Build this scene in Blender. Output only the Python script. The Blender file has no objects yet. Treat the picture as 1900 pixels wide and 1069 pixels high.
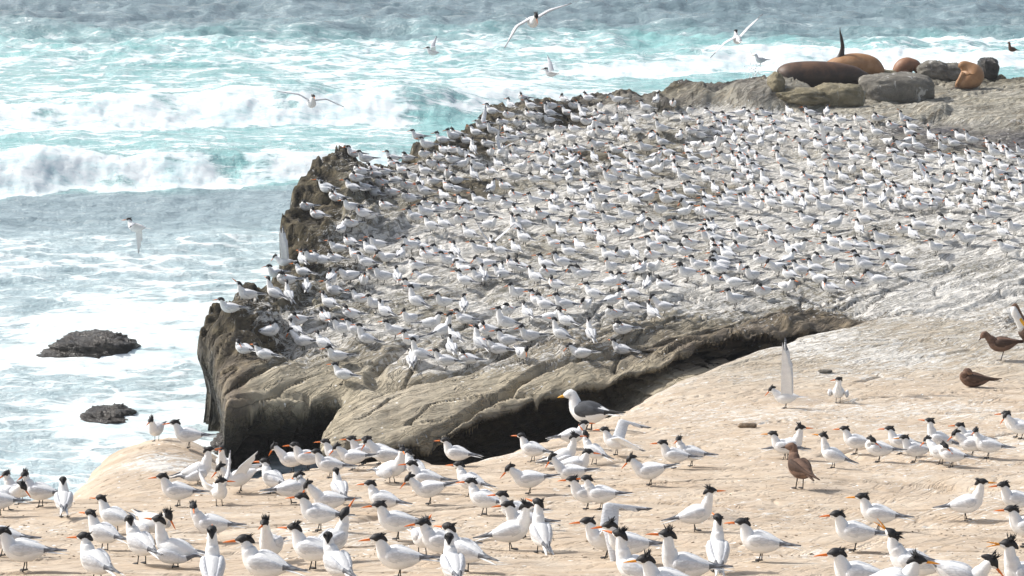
import bpy, math, random
import numpy as np
from mathutils import Vector, Matrix

# ------------------------------------------------------------------ camera, sky, sun, exposure
scn = bpy.context.scene
C = scn.collection
FPX, CX, CY = 4000.0, 950.0, 534.5            # focal length and centre in photo pixels
PITCH = math.atan(984.0 / FPX)
CAMZ = 7.8
cam_d = bpy.data.cameras.new("camera"); cam = bpy.data.objects.new("camera", cam_d); C.objects.link(cam)
cam_d.sensor_width = 36.0; cam_d.lens = 36.0 * FPX / 1900.0
cam_d.clip_start = 0.1; cam_d.clip_end = 20000
cam.location = (0, 0, CAMZ); cam.rotation_euler = (math.pi / 2 - PITCH, 0, 0)
scn.camera = cam
SUN_EL, SUN_AZ = math.radians(40), math.atan2(0.42, -0.9)     # azimuth of the vector towards the sun (x right, y away)
w = bpy.data.worlds.new("World"); scn.world = w; w.use_nodes = True
nt = w.node_tree; nt.nodes.clear()
sky = nt.nodes.new('ShaderNodeTexSky'); sky.sky_type = 'NISHITA'; sky.sun_disc = False
sky.sun_elevation = SUN_EL; sky.sun_rotation = math.pi / 2 - SUN_AZ
sky.air_density = 1.0; sky.dust_density = 3.5; sky.ozone_density = 1.0
bg = nt.nodes.new('ShaderNodeBackground'); bg.inputs[1].default_value = 0.145
wo = nt.nodes.new('ShaderNodeOutputWorld')
hsv = nt.nodes.new('ShaderNodeHueSaturation'); hsv.inputs['Saturation'].default_value = .6     # thin bright haze over the sky
nt.links.new(sky.outputs[0], hsv.inputs['Color']); nt.links.new(hsv.outputs[0], bg.inputs[0]); nt.links.new(bg.outputs[0], wo.inputs[0])
sl = bpy.data.lights.new("sun", 'SUN'); sl.energy = 3.7; sl.angle = math.radians(0.6); sl.color = (1.0, 0.96, 0.9)
so = bpy.data.objects.new("sun", sl); C.objects.link(so)
sd_ = Vector((math.cos(SUN_EL) * math.cos(SUN_AZ), math.cos(SUN_EL) * math.sin(SUN_AZ), math.sin(SUN_EL)))
so.rotation_euler = sd_.to_track_quat('Z', 'Y').to_euler(); so.location = (-20, 10, 30)
scn.view_settings.view_transform = 'Standard'; scn.view_settings.look = 'None'
scn.view_settings.exposure = 0.21; scn.view_settings.gamma = 1.0

# ------------------------------------------------------------------ maths helpers
_cp, _sp = math.cos(PITCH), math.sin(PITCH)
def ray(px, py):
    a, b = (px - CX) / FPX, (py - CY) / FPX
    return np.array([a, _cp - b * _sp, -_sp - b * _cp])          # world direction, unit depth along the lens axis
def at_z(px, py, z):
    r = ray(px, py); t = (z - CAMZ) / r[2]
    return np.array([0, 0, CAMZ]) + r * t
def at_d(px, py, d):
    return np.array([0, 0, CAMZ]) + ray(px, py) * d
def proj(p):
    x, y, z = p[0], p[1], p[2] - CAMZ
    dep = y * _cp - z * _sp; v = -(y * _sp + z * _cp)
    return CX + FPX * x / dep, CY + FPX * v / dep, dep

def _hash(ix, iy, seed):
    h = (ix.astype(np.int64) * 374761393 + iy.astype(np.int64) * 668265263 + seed * 1442695041) & 0xffffffff
    h = ((h ^ (h >> 13)) * 1274126177) & 0xffffffff
    return ((h ^ (h >> 16)) & 0xffff) / 65535.0
def noise(x, y, seed=0):
    """gradient noise, about -1..1"""
    ix, iy = np.floor(x), np.floor(y); fx, fy = x - ix, y - iy
    u, v = fx * fx * fx * (fx * (fx * 6 - 15) + 10), fy * fy * fy * (fy * (fy * 6 - 15) + 10)
    def g(a, b):
        ang = _hash(ix + a, iy + b, seed) * 2 * math.pi
        return np.cos(ang) * (fx - a) + np.sin(ang) * (fy - b)
    n = (g(0, 0) * (1 - u) + g(1, 0) * u) * (1 - v) + (g(0, 1) * (1 - u) + g(1, 1) * u) * v
    return n * 1.5
def fbm(x, y, oct=4, seed=0, gain=0.5):
    s = 0; a = 1.0; t = 0
    for i in range(oct):
        s = s + a * noise(x * 2 ** i + 17.3 * i, y * 2 ** i - 9.1 * i, seed + i); t += a; a *= gain
    return s / t
def ridged(x, y, oct=4, seed=0):
    s = 0; a = 1.0; t = 0
    for i in range(oct):
        n = 1 - np.abs(noise(x * 2 ** i + 3.7 * i, y * 2 ** i + 5.9 * i, seed + i)) * 1.6
        s = s + a * n; t += a; a *= 0.5
    return s / t
def sstep(a, b, x):
    t = np.clip((x - a) / (b - a), 0, 1); return t * t * (3 - 2 * t)
def poly_sd(P, x, y):
    """signed distance to polygon P, positive inside"""
    P = np.array(P); n = len(P)
    d = np.full(x.shape, 1e9); ins = np.zeros(x.shape, bool)
    for i in range(n):
        ax, ay = P[i]; bx, by = P[(i + 1) % n]
        ex, ey = bx - ax, by - ay; wx, wy = x - ax, y - ay
        t = np.clip((wx * ex + wy * ey) / (ex * ex + ey * ey + 1e-12), 0, 1)
        d = np.minimum(d, (wx - ex * t) ** 2 + (wy - ey * t) ** 2)
        c = ((ay > y) != (by > y)) & (x < (bx - ax) * (y - ay) / (by - ay + 1e-12) + ax)
        ins ^= c
    d = np.sqrt(d); return np.where(ins, d, -d)

# ------------------------------------------------------------------ terrain functions
ZF_Y = [0, 7, 9, 11.3, 14, 17, 20, 22.5, 25, 27.5, 60]
ZF_Z = [5.6, 4.75, 4.2, 3.55, 2.9, 2.3, 1.75, 1.40, 1.17, 1.02, 0.9]
def zf(y): return np.interp(y, ZF_Y, ZF_Z)
def at_fore(px, py):
    r = ray(px, py); ts = np.linspace(6, 60, 4000)
    zz = CAMZ + r[2] * ts; yy = r[1] * ts
    k = int(np.argmax(zz < zf(yy))); return np.array([r[0] * ts[k], yy[k]])
SH = [  # shelf outline in the photo with the height of the rock there
 (413,790,.78),(405,765,.78),(402,735,.8),(398,712,.8),(385,690,.8),(360,674,.8),(358,650,.85),(366,622,1.0),(385,600,1.05),(420,585,1.05),(446,566,1.1),(470,548,1.1),
 (492,532,1.05),(503,505,.95),(508,480,.9),(524,452,.9),(530,420,.95),(552,396,.95),(562,380,.9),(556,350,1.3),(556,322,1.5),(590,310,1.5),(640,306,1.3),(668,292,1.2),
 (730,290,1.15),(790,268,1.15),(825,242,1.2),(862,222,1.2),(890,198,1.3),(930,178,1.4),(990,178,1.3),(1045,172,1.3),(1100,162,1.3),(1160,168,1.25),(1215,158,1.3),
 (1280,146,1.4),(1345,131,1.5),(1400,124,1.5),(1450,122,1.4),(1560,122,1.3),(1640,126,1.2),(1720,130,1.15),(1800,136,1.1),(1860,137,1.1),(1960,142,1.1),(2400,142,1.1)]
SH_FRONT = [(2400,700,1.1),(1900,640,1.1),(1640,622,1.05),(1560,620,1.0),(1530,622,1.0),(1470,634,.98),(1400,650,.95),(1330,668,.92),(1250,692,.9),(1206,704,.88),(1120,716,.88),(1053,726,.88),
 (981,743,.87),(891,774,.86),(828,802,.85),(740,826,.84),(650,842,.83),(577,846,.82),(586,800,.82),(604,765,.84),(624,740,.84),(560,747,.84),(500,754,.83),(460,763,.82),(430,779,.80)]
POLY_S = [tuple(at_z(*p)[:2]) for p in SH] + [tuple(at_z(*p)[:2]) for p in SH_FRONT]
FR = [(-700,925),(-150,935),(0,915),(55,905),(125,907),(150,880),(172,862),(220,825),(268,806),(325,804),(380,816),(410,838),(428,862),(455,870),(500,858),(560,848),(640,842),(700,834),(800,833),
 (830,846),(880,832),(930,821),(965,811),(1010,800),(1042,783),(1075,765),(1150,742),(1205,715),(1270,683),(1330,660),(1400,641),(1470,626),(1535,611),(1600,596),(1750,570),(1900,560),(2500,560)]
POLY_F = [tuple(at_fore(*p)) for p in FR] + [(14, 3), (-8, 3)]
SD1 = np.array([0.70, 0.714])                                     # the way the rock strata run
def along(x, y): return x * SD1[0] + y * SD1[1], -x * SD1[1] + y * SD1[0]
def blk(px, py, z, rx, ry, h, k=0.35):
    c = at_z(px, py, z); return (c[0], c[1], rx, ry, h, k)
BLOCKS = [blk(598,345,1.3,.75,1.3,.42,.25), blk(650,345,1.2,.9,1.2,.12,.6), blk(610,440,1.0,.75,.75,.22,.18), blk(690,435,1.0,.45,.8,.16,.15),
          blk(425,620,1.1,.6,.9,.22,.3), blk(505,570,1.1,.35,.8,.18,.3), blk(470,640,1.0,.3,.55,.12,.4), blk(550,600,1.05,.5,.4,.08,.4),
          blk(960,195,1.3,.9,1.3,.26,.6), blk(1110,182,1.3,.8,1.3,.16,.6), blk(1185,178,1.3,.5,.9,.12,.5), blk(1260,165,1.4,.6,1.0,.14,.5), blk(1370,150,1.4,1.5,2.0,.26,.5),
          blk(1240,235,1.2,.9,.8,.14,.15), blk(1450,188,1.2,1.1,.9,.2,.4), blk(1640,205,1.2,1.2,.9,.12,.15), blk(870,225,1.2,.4,.7,.18,.4),
          blk(1850,215,1.1,1.5,1.0,.10,.2), blk(860,290,1.1,.8,1.0,.15,.4), blk(730,300,1.1,.8,1.0,.12,.4), blk(1500,618,.95,.5,.35,.06,.5), blk(1300,660,.9,1.0,.35,.04,.6),
          blk(440,770,.8,.3,.5,.07,.6), blk(480,700,.9,.5,.6,.05,.5)]
def H_shelf(x, y):
    q = 1 - .8 * sstep(25.0, 23.4, y) * sstep(-3.6, -2.8, x)
    wx = x + q * (0.16 * fbm(x * 1.1, y * 1.1, 3, 11) + 0.05 * fbm(x * 5, y * 5, 2, 12))
    wy = y + q * (0.22 * fbm(x * 1.1 + 40, y * 1.1, 3, 13) + 0.07 * fbm(x * 5, y * 5, 2, 14))
    sd = poly_sd(POLY_S, wx, wy)
    a, b = along(x, y)
    bw = b + 0.25 * fbm(a * .35, b * .6, 3, 21)
    edge = np.exp(-np.clip(sd, 0, 9) / 1.6)                        # rougher towards the sea
    saw = bw * .95 + .35 * fbm(a * .4, b * .4, 2, 33); saw = saw - np.floor(saw)     # tilted beds: gentle back, abrupt lip
    bed = np.where(saw < .86, saw / .86, (1 - saw) / .14) - .5
    strat = .60 * (ridged(a * .30, bw * 1.5, 4, 31) - 0.6) + .58 * bed
    fine = ridged(a * .9, bw * 5.5, 3, 41) - 0.6
    front = sstep(24.6, 23.2, y) * sstep(9, 3, x)
    top = 1.10 + strat * (0.10 + 0.20 * edge * sstep(42, 32, y)) * (1 - .78 * front) + fine * (0.035 + 0.045 * edge) * (1 - .75 * front) + 0.06 * fbm(x * .35, y * .35, 3, 51)
    top = top + 0.05 * edge * fbm(x * 3, y * 3, 3, 61)
    tn_ = fbm(wx * .8 + 3, wy * .8, 3, 63) * 3.2; tf_ = np.floor(tn_); top = top + (.11 * edge * sstep(4, -1, x)) * (1 - .9 * front) * (tf_ + sstep(.72, .98, tn_ - tf_))
    for (cx, cy, rx, ry, h, k) in BLOCKS:
        q = np.sqrt(((wx - cx) / rx) ** 2 + ((wy - cy) / ry) ** 2)
        top = top + h * sstep(1 + k / 2, 1 - k / 2, q)
    # joints: narrow cracks running along the strata
    cr = np.abs(noise(a * .16 + 7, bw * .75, 71))
    top = top - 0.15 * (0.25 + edge) * sstep(.05, .0, cr) - .10 * (.3 + edge) * sstep(.035, .0, np.abs(noise(a * .5 + 3, bw * 1.9, 72)))
    top = top + .06 * edge * (1 - .8 * front) * (ridged(x * 2.6, y * 2.6, 3, 62) - .6)
    top = top - 0.10 * np.exp(-np.clip(sd, 0, 9) / .16) * front - 0.20 * np.exp(-np.clip(sd, 0, 9) / 1.2) * front + .05 * front * (ridged(a * .22 + 2, b * .85, 2, 91) - .6) - 0.12 * np.exp(-np.clip(sd, 0, 9) / .18) * (1 - front)
    # rounded ends of the front slabs
    t = sstep(-0.16, 0.10, sd)
    floor = -0.9 + 1.15 * sstep(-2.2, -1.6, x) * sstep(28, 25, y) + .62 * sstep(.7, 2.3, x) * sstep(29, 26, y)
    h = floor + (top - floor) * t
    return h, sd, t, edge, strat
def H_fore(x, y):
    wx = x + 0.10 * fbm(x * 1.3, y * 1.3, 3, 111); wy = y + 0.14 * fbm(x * 1.3 + 9, y * 1.3, 3, 112)
    sd = poly_sd(POLY_F, wx, wy)
    a, b = x * .97 + y * .25, -x * .25 + y * .97
    far = sstep(15, 22, y)
    bw = b + .3 * fbm(x * .3, y * .5, 3, 120)
    top = zf(y) + 0.05 * fbm(x * .4, y * .6, 3, 121) + 0.016 * (ridged(a * .45, bw * 1.1, 3, 131) - .6) + 0.006 * (ridged(a * 1.6, bw * 4.5, 3, 141) - .6) + .006 * fbm(x * 6, y * 6, 3, 151)
    cr = np.abs(noise(a * .22 + 3, bw * .8, 161)); top = top - .04 * sstep(.03, 0, cr) - .009 * sstep(.03, 0, np.abs(noise(a * .7 + 5, bw * 1.7, 162))) - .012 * np.clip(noise(x * 3.1, y * 4.2, 163) - .25, 0, 1) * 2
    # pale dome at the left of the rim, hollow at the right
    c = at_fore(290, 850); top = top + .16 * np.exp(-(((x - c[0]) / .62) ** 2 + ((y - c[1]) / 1.0) ** 2))
    c = at_fore(1720, 900); top = top - .09 * np.exp(-(((x - c[0]) / .55) ** 2 + ((y - c[1]) / .35) ** 2))
    c = at_fore(1640, 960); top = top - .07 * np.exp(-(((x - c[0]) / .9) ** 2 + ((y - c[1]) / .35) ** 2))
    c = at_fore(1560, 1010); top = top + .06 * np.exp(-(((x - c[0]) / 1.2) ** 2 + ((y - c[1]) / .3) ** 2))
    r = sstep(27, 22, y)
    top = top - (.09 * np.exp(-np.clip(sd, 0, 9) / .14) + .05 * np.exp(-np.clip(sd, 0, 9) / .5)) * r
    t = sstep(-.34, .0, sd)
    floor = -.9
    return floor + (top - floor) * t, sd, t
def H_all(x, y):
    x = np.asarray(x, float); y = np.asarray(y, float)
    hs = H_shelf(x, y)[0]; hf = H_fore(x, y)[0]
    return np.maximum(hs, hf)
def ground(px, py, lo=8.0, hi=60.0):
    """first point of the rock surface along the sight line through a photo pixel (vectorised over lists)"""
    px = np.asarray(px, float); py = np.asarray(py, float)
    a, b = (px - CX) / FPX, (py - CY) / FPX
    rx, ry, rz = a, _cp - b * _sp, -_sp - b * _cp
    lo_t = np.full(px.shape, lo); res = np.full(px.shape, hi); done = np.zeros(px.shape, bool)
    ts = np.arange(lo, hi, .05)
    T = ts[None, :] * np.ones(px.shape)[:, None]
    X, Y, Z = rx[:, None] * T, ry[:, None] * T, CAMZ + rz[:, None] * T
    below = Z < H_all(X, Y)
    k = np.argmax(below, axis=1); ok = below.any(axis=1)
    zt = (1.15 - CAMZ) / rz
    t1 = np.where(ok, ts[k], zt); t0 = t1 - .05; tt = t1.copy()
    for _ in range(8):
        tm = (t0 + t1) / 2; m = (CAMZ + rz * tm) < H_all(rx * tm, ry * tm)
        t1 = np.where(m, tm, t1); t0 = np.where(m, t0, tm)
    t1 = np.where(ok, t1, tt); zz = np.where(ok, H_all(rx * t1, ry * t1), CAMZ + rz * t1)
    return np.stack([rx * t1, ry * t1, zz], 1), ok

# ------------------------------------------------------------------ material helpers
def mat(name):
    m = bpy.data.materials.new(name); m.use_nodes = True; n = m.node_tree
    for q in list(n.nodes): n.nodes.remove(q)
    o = n.nodes.new('ShaderNodeOutputMaterial'); p = n.nodes.new('ShaderNodeBsdfPrincipled'); n.links.new(p.outputs[0], o.inputs[0])
    return m, n, p
class NG:
    def __init__(s, n): s.n = n
    def L(s, a, b): s.n.links.new(a, b)
    def _in(s, sock, v):
        if hasattr(v, 'links') or hasattr(v, 'is_output'): s.L(v, sock)
        else: sock.default_value = v
    def math(s, op, a, b=None, c=None, clamp=False):
        m = s.n.nodes.new('ShaderNodeMath'); m.operation = op; m.use_clamp = clamp; s._in(m.inputs[0], a)
        if b is not None: s._in(m.inputs[1], b)
        if c is not None: s._in(m.inputs[2], c)
        return m.outputs[0]
    def ramp(s, a, lo, hi, v0=0.0, v1=1.0):
        m = s.n.nodes.new('ShaderNodeMapRange'); m.interpolation_type = 'SMOOTHSTEP'
        s._in(m.inputs[0], a); m.inputs[1].default_value = lo; m.inputs[2].default_value = hi; m.inputs[3].default_value = v0; m.inputs[4].default_value = v1
        return m.outputs[0]
    def mix(s, f, a, b):
        m = s.n.nodes.new('ShaderNodeMix'); m.data_type = 'RGBA'; s._in(m.inputs[0], f)
        for k, v in ((6, a), (7, b)):
            if isinstance(v, tuple): m.inputs[k].default_value = (v[0], v[1], v[2], 1)
            else: s.L(v, m.inputs[k])
        return m.outputs[2]
    def pos(s):
        g = s.n.nodes.new('ShaderNodeNewGeometry'); return g.outputs['Position']
    def obj(s):
        g = s.n.nodes.new('ShaderNodeTexCoord'); return g.outputs['Object']
    def map(s, v, scale=(1, 1, 1), rot=(0, 0, 0), loc=(0, 0, 0)):
        m = s.n.nodes.new('ShaderNodeMapping'); s.L(v, m.inputs[0]); m.inputs[1].default_value = loc; m.inputs[2].default_value = rot; m.inputs[3].default_value = scale
        return m.outputs[0]
    def noise(s, v, scale=5, detail=4, rough=.5, dist=0.0):
        m = s.n.nodes.new('ShaderNodeTexNoise'); s.L(v, m.inputs['Vector']); m.inputs['Scale'].default_value = scale
        m.inputs['Detail'].default_value = detail; m.inputs['Roughness'].default_value = rough; m.inputs['Distortion'].default_value = dist
        return m.outputs[0]
    def vor(s, v, scale=5, feature='F1'):
        m = s.n.nodes.new('ShaderNodeTexVoronoi'); m.feature = feature; s.L(v, m.inputs['Vector']); m.inputs['Scale'].default_value = scale
        return m.outputs[0]
    def attr(s, name):
        m = s.n.nodes.new('ShaderNodeAttribute'); m.attribute_name = name; return m.outputs['Fac']
    def bump(s, h, strength=.5, dist=.02, nrm=None):
        m = s.n.nodes.new('ShaderNodeBump'); s.L(h, m.inputs['Height']); m.inputs['Strength'].default_value = strength; m.inputs['Distance'].default_value = dist
        if nrm is not None: s.L(nrm, m.inputs['Normal'])
        return m.outputs[0]

# ------------------------------------------------------------------ rock material
def rock_material():
    m, n, p = mat("sandstone"); g = NG(n); P = g.pos()
    tan, gua, wet_shade, olive = g.attr('tan'), g.attr('guano'), g.attr('wet_shade'), g.attr('olive')
    dk = g.attr('grey')
    big = g.noise(P, .9, 5, .6); med = g.noise(P, 5, 6, .65); fin = g.noise(P, 34, 5, .7)
    S = g.map(P, (1, 1, 1), (0, 0, -math.atan2(SD1[1], SD1[0])))
    St = g.map(S, (.35, 2.4, 1.0)); streak = g.noise(St, 4.0, 6, .62, .6)
    shelf = g.mix(g.ramp(big, .35, .7), (.385, .365, .305), (.50, .475, .40))
    shelf = g.mix(g.ramp(streak, .45, .68), shelf, (.29, .25, .185)); shelf = g.mix(g.ramp(fin, .52, .70, 0, .6), shelf, (.17, .15, .115))
    ol = g.mix(g.ramp(med, .35, .7), (.31, .285, .19), (.54, .505, .375))
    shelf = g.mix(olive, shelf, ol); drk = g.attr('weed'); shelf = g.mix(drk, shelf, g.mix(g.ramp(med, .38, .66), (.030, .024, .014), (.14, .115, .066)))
    Sf = g.map(P, (.6, 1.5, 1.0), (0, 0, -.25)); sf = g.noise(Sf, 2.2, 6, .65, .4)
    tn = g.mix(g.ramp(sf, .3, .72), (.46, .37, .28), (.60, .515, .41))
    tn = g.mix(g.ramp(med, .42, .62, 0, .55), tn, (.45, .345, .24)); tn = g.mix(g.ramp(fin, .50, .72, 0, .5), tn, (.42, .33, .24))
    col = g.mix(tan, shelf, tn)
    col = g.mix(g.math('MULTIPLY', g.ramp(big, .3, .6), dk), col, (.115, .11, .115))
    # small dark pits and grit
    pit = g.ramp(g.noise(P, 16, 4, .6), .60, .68, 0, .75); col = g.mix(g.math('MULTIPLY', pit, g.ramp(big, .4, .6)), col, (.12, .09, .06))
    # guano: streaky smears and splashes
    warp = g.noise(St, 9.0, 6, .72, 1.2); spl = g.noise(P, 7.5, 6, .75, 1.4)
    gm = g.math('ADD', g.math('MULTIPLY', warp, .55), g.math('MULTIPLY', spl, .45))
    thr = g.math('SUBTRACT', .735, g.math('MULTIPLY', gua, .33))
    gmask = g.ramp(g.math('SUBTRACT', gm, thr), -.015, .045)
    gcol = g.mix(g.ramp(fin, .3, .7), (.57, .55, .505), (.79, .78, .745))
    col = g.mix(g.math('MULTIPLY', gmask, .9), col, gcol)
    vs = n.nodes.new('ShaderNodeTexVoronoi'); n.links.new(g.map(P, (1, 1, .2)), vs.inputs['Vector']); vs.inputs['Scale'].default_value = 9; vs.inputs['Randomness'].default_value = 1.0
    bl = g.ramp(g.math('ADD', vs.outputs[0], g.math('MULTIPLY', fin, .25)), .22, .27, 1, 0); bl = g.math('MULTIPLY', bl, g.ramp(g.noise(P, 2.3, 3), .46, .54, 0, .85))
    col = g.mix(bl, col, (.78, .78, .76))
    col = g.mix(wet_shade, col, g.mix(g.ramp(med, .4, .65), (.018, .016, .012), (.07, .058, .035)))  # waterline damp, plus shade painted into the undercut and gully rock
    g.L(col, p.inputs['Base Color'])
    g.L(g.math('SUBTRACT', .92, g.math('MULTIPLY', wet_shade, .5)), p.inputs['Roughness'])
    h = g.math('ADD', g.math('MULTIPLY', med, .6), g.math('ADD', g.math('MULTIPLY', fin, .22), g.math('MULTIPLY', streak, .7)))
    rd = g.math('ABSOLUTE', g.math('SUBTRACT', g.noise(g.map(S, (.5, 2.6, 1.6)), 2.6, 5, .6, .5), .5)); h = g.math('ADD', h, g.ramp(rd, 0, .05, -.9, 0))
    h = g.math('ADD', h, g.math('MULTIPLY', gmask, .12))
    bs = g.math('SUBTRACT', 1.0, g.math('MULTIPLY', tan, .60)); bn = n.nodes.new('ShaderNodeBump'); g.L(h, bn.inputs['Height']); g.L(bs, bn.inputs['Strength']); bn.inputs['Distance'].default_value = .07; g.L(bn.outputs[0], p.inputs['Normal'])
    return m
M_ROCK = rock_material()

def add_attr(me, name, v):
    a = me.attributes.new(name, 'FLOAT', 'POINT'); a.data.foreach_set('value', np.ascontiguousarray(v, dtype=np.float32))
def grid_mesh(name, X, Y, Z, keep=None, attrs={}):
    r, c = X.shape
    idx = np.arange(r * c).reshape(r, c)
    q = np.stack([idx[:-1, :-1], idx[:-1, 1:], idx[1:, 1:], idx[1:, :-1]], -1).reshape(-1, 4)
    if keep is not None:
        kk = keep.ravel(); q = q[kk[q].any(axis=1)]
        used = np.zeros(r * c, bool); used[q.ravel()] = True
        remap = np.cumsum(used) - 1; q = remap[q]
    else: used = np.ones(r * c, bool)
    co = np.stack([X.ravel(), Y.ravel(), Z.ravel()], 1)[used].astype(np.float32)
    me = bpy.data.meshes.new(name); me.vertices.add(len(co)); me.vertices.foreach_set('co', co.ravel())
    me.loops.add(q.size); me.loops.foreach_set('vertex_index', q.ravel().astype(np.int32))
    me.polygons.add(len(q)); me.polygons.foreach_set('loop_start', np.arange(0, q.size, 4, dtype=np.int32)); me.polygons.foreach_set('loop_total', np.full(len(q), 4, dtype=np.int32))
    me.polygons.foreach_set('use_smooth', np.ones(len(q), bool))
    for k, v in attrs.items(): add_attr(me, k, v.ravel()[used])
    me.update(); return me
def structure(name, me, m):
    o = bpy.data.objects.new(name, me); me.materials.append(m); C.objects.link(o); o['kind'] = 'structure'; return o

# rows in depth spaced by how tall they look, columns fanning out
def rows(y0, y1, step_px, H=6.6):
    ys = [y0]
    while ys[-1] < y1:
        y = ys[-1]; hh = CAMZ - float(np.interp(y, ZF_Y, ZF_Z)); ys.append(y + max(.012, step_px * y * y / (FPX * max(hh, 3.0))))
    return np.array(ys)
ys = rows(6.0, 62.0, 2.6)
extra = np.arange(21.0, 26.0, .035)                               # denser rows where the front face of the shelf drops
ys = np.unique(np.concatenate([ys[(ys < 21) | (ys > 26)], extra]))
us = np.linspace(-.34, .36, 900)
U, Yg = np.meshgrid(us, ys); Xg = U * Yg
hs, sds, ts, edge, strat = H_shelf(Xg, Yg); hf, sdf, tf = H_fore(Xg, Yg)
Hh = np.maximum(hs, hf); isf = hf > hs
gy, gx = np.gradient(sds, axis=0) / np.gradient(Yg, axis=0), np.gradient(sds, axis=1) / np.gradient(Xg, axis=1)
gl = np.sqrt(gx ** 2 + gy ** 2) + 1e-6; gx, gy = gx / gl, gy / gl
low = sstep(.93, .55, ts) * np.exp(np.clip(sds, -9, 0) / .6) * (~isf)
front_m = sstep(26, 24, Yg)
under = low * (.14 + .88 * front_m * sstep(-3.2, -2.6, Xg) + .12 * noise(Xg * .7, Yg * .7, 77)) + .09 * (~isf) * noise(Xg * .35 + 5, Hh * 4.5 + Xg * .8, 79) * sstep(.02, .3, 1 - ts)
lump = (.07 - .05 * front_m) * noise(Xg * 2.2 + Hh * 2.0, Yg * 2.2 - Hh * 3.0, 78) * sstep(.0, .5, 1 - ts) * (~isf)
Xd, Yd = Xg + gx * (under + lump), Yg + gy * (under + lump)
vx = along(Xg, Yg)
tan = np.where(isf, 1.0, 0.0)
tan = np.where(isf, sstep(24.5, 19.5, Yg + 1.2 * fbm(Xg * .5, Yg * .5, 3, 201)) * .62 + .38, sstep(27.5, 24.0, Yg - .28 * (Xg - 3.8)) * .38)
big = fbm(Xg * .45, Yg * .45, 4, 210)
pxg, pyg, _ = proj((Xg, Yg, Hh))
gu_s = .92 + .06 * sstep(1000, 1500, pxg) + .50 * big - .8 * np.exp(-np.clip(sds, 0, 9) / .65)
bare = sstep(-.05, .35, fbm(Xg * .55, Yg * .55, 4, 216)) * sstep(1420, 1250, pxg) * sstep(430, 330, pyg)    # dark rock showing at the seaward back corner
gu_s = gu_s - .75 * bare
gu_s = gu_s - .55 * sstep(665, 730, pyg)                           # few birds stand on the lower slabs
gu_s = gu_s - .75 * sstep(225, 190, pyg + (pxg - 1400) * -.03) * sstep(1350, 1500, pxg) - .35 * sstep(200, 170, pyg)
gu_f = .46 + .52 * big + .17 * sstep(780, 600, pyg) + .12 * sstep(1000, 1700, pxg) * sstep(1000, 800, pyg)
guano = np.clip(np.where(isf, gu_f, gu_s), 0, 1.25)
c = at_fore(290, 870); guano = np.where(isf, guano + .55 * np.exp(-(((Xg - c[0]) / .5) ** 2 + ((Yg - c[1] + .2) / .5) ** 2)), guano)
wet_shade = np.where(isf, 0, sstep(.55, .15, Hh + .12 * big) * .95) + np.where(isf, sstep(1.2, .4, Hh), 0)
wet_shade = np.clip(np.maximum(wet_shade, (~isf) * sstep(.999, .90, ts) * (.62 + .33 * front_m) * (1 - .8 * sstep(.9, 2.0, Xg) * front_m)), 0, 1)  # undercut face: damp rock, with the overhang's shade put into the colour
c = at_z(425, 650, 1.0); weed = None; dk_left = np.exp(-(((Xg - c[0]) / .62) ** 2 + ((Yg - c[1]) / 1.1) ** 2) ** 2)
wet_shade = np.where((~isf) & (sds < -.14) & (Yg < 27), sstep(1.9, .9, Xg), wet_shade)  # gully floor blackened, its deep shade painted in as rock colour
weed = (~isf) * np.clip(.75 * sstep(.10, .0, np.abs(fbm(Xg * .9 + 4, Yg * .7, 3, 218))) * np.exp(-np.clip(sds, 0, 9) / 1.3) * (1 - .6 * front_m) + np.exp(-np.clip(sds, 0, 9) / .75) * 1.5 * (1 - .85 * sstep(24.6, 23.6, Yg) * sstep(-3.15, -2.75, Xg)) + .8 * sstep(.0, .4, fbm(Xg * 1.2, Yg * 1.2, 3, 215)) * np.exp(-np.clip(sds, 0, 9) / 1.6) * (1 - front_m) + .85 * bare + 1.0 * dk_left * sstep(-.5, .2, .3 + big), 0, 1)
olive = np.clip(np.where(isf, .0, 1.15 * np.exp(-np.clip(sds, 0, 9) / .9) * (1 - .0 * front_m) + .25 * sstep(.1, .5, big)), 0, 1)
grey = np.clip(sstep(300, 270, pyg) * sstep(225, 240, pyg) * sstep(1580, 1680, pxg) * 1.1 + .5 * sstep(210, 180, pyg) * sstep(900, 1000, pxg) * sstep(1500, 1400, pxg), 0, 1)
guano = guano * (1 - .8 * np.clip(grey, 0, 1) * sstep(-.25, .15, big + .2))
for (q1, q2, sx, sy) in ((1545, 912, .22, .16), (1800, 872, .2, .1), (1500, 745, .18, .14), (1250, 600, .3, .2), (640, 1010, .2, .1), (960, 1045, .25, .08), (1330, 960, .25, .1)):
    c = at_fore(q1, q2); grey = np.where(isf, np.maximum(grey, .42 * np.exp(-(((Xg - c[0]) / sx) ** 2 + ((Yg - c[1]) / sy / 2) ** 2) * (1 + .8 * fbm(Xg * 5, Yg * 5, 3, 230)))), grey)
me = grid_mesh("rock_ledge", Xd, Yd, Hh, keep=(Hh > -.6), attrs=dict(tan=tan, guano=guano, wet_shade=wet_shade, olive=olive, grey=grey, weed=weed))
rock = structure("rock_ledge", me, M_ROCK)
rock['label'] = "flat sandstone sea ledge, tan in front, grey and white with droppings behind"

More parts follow.
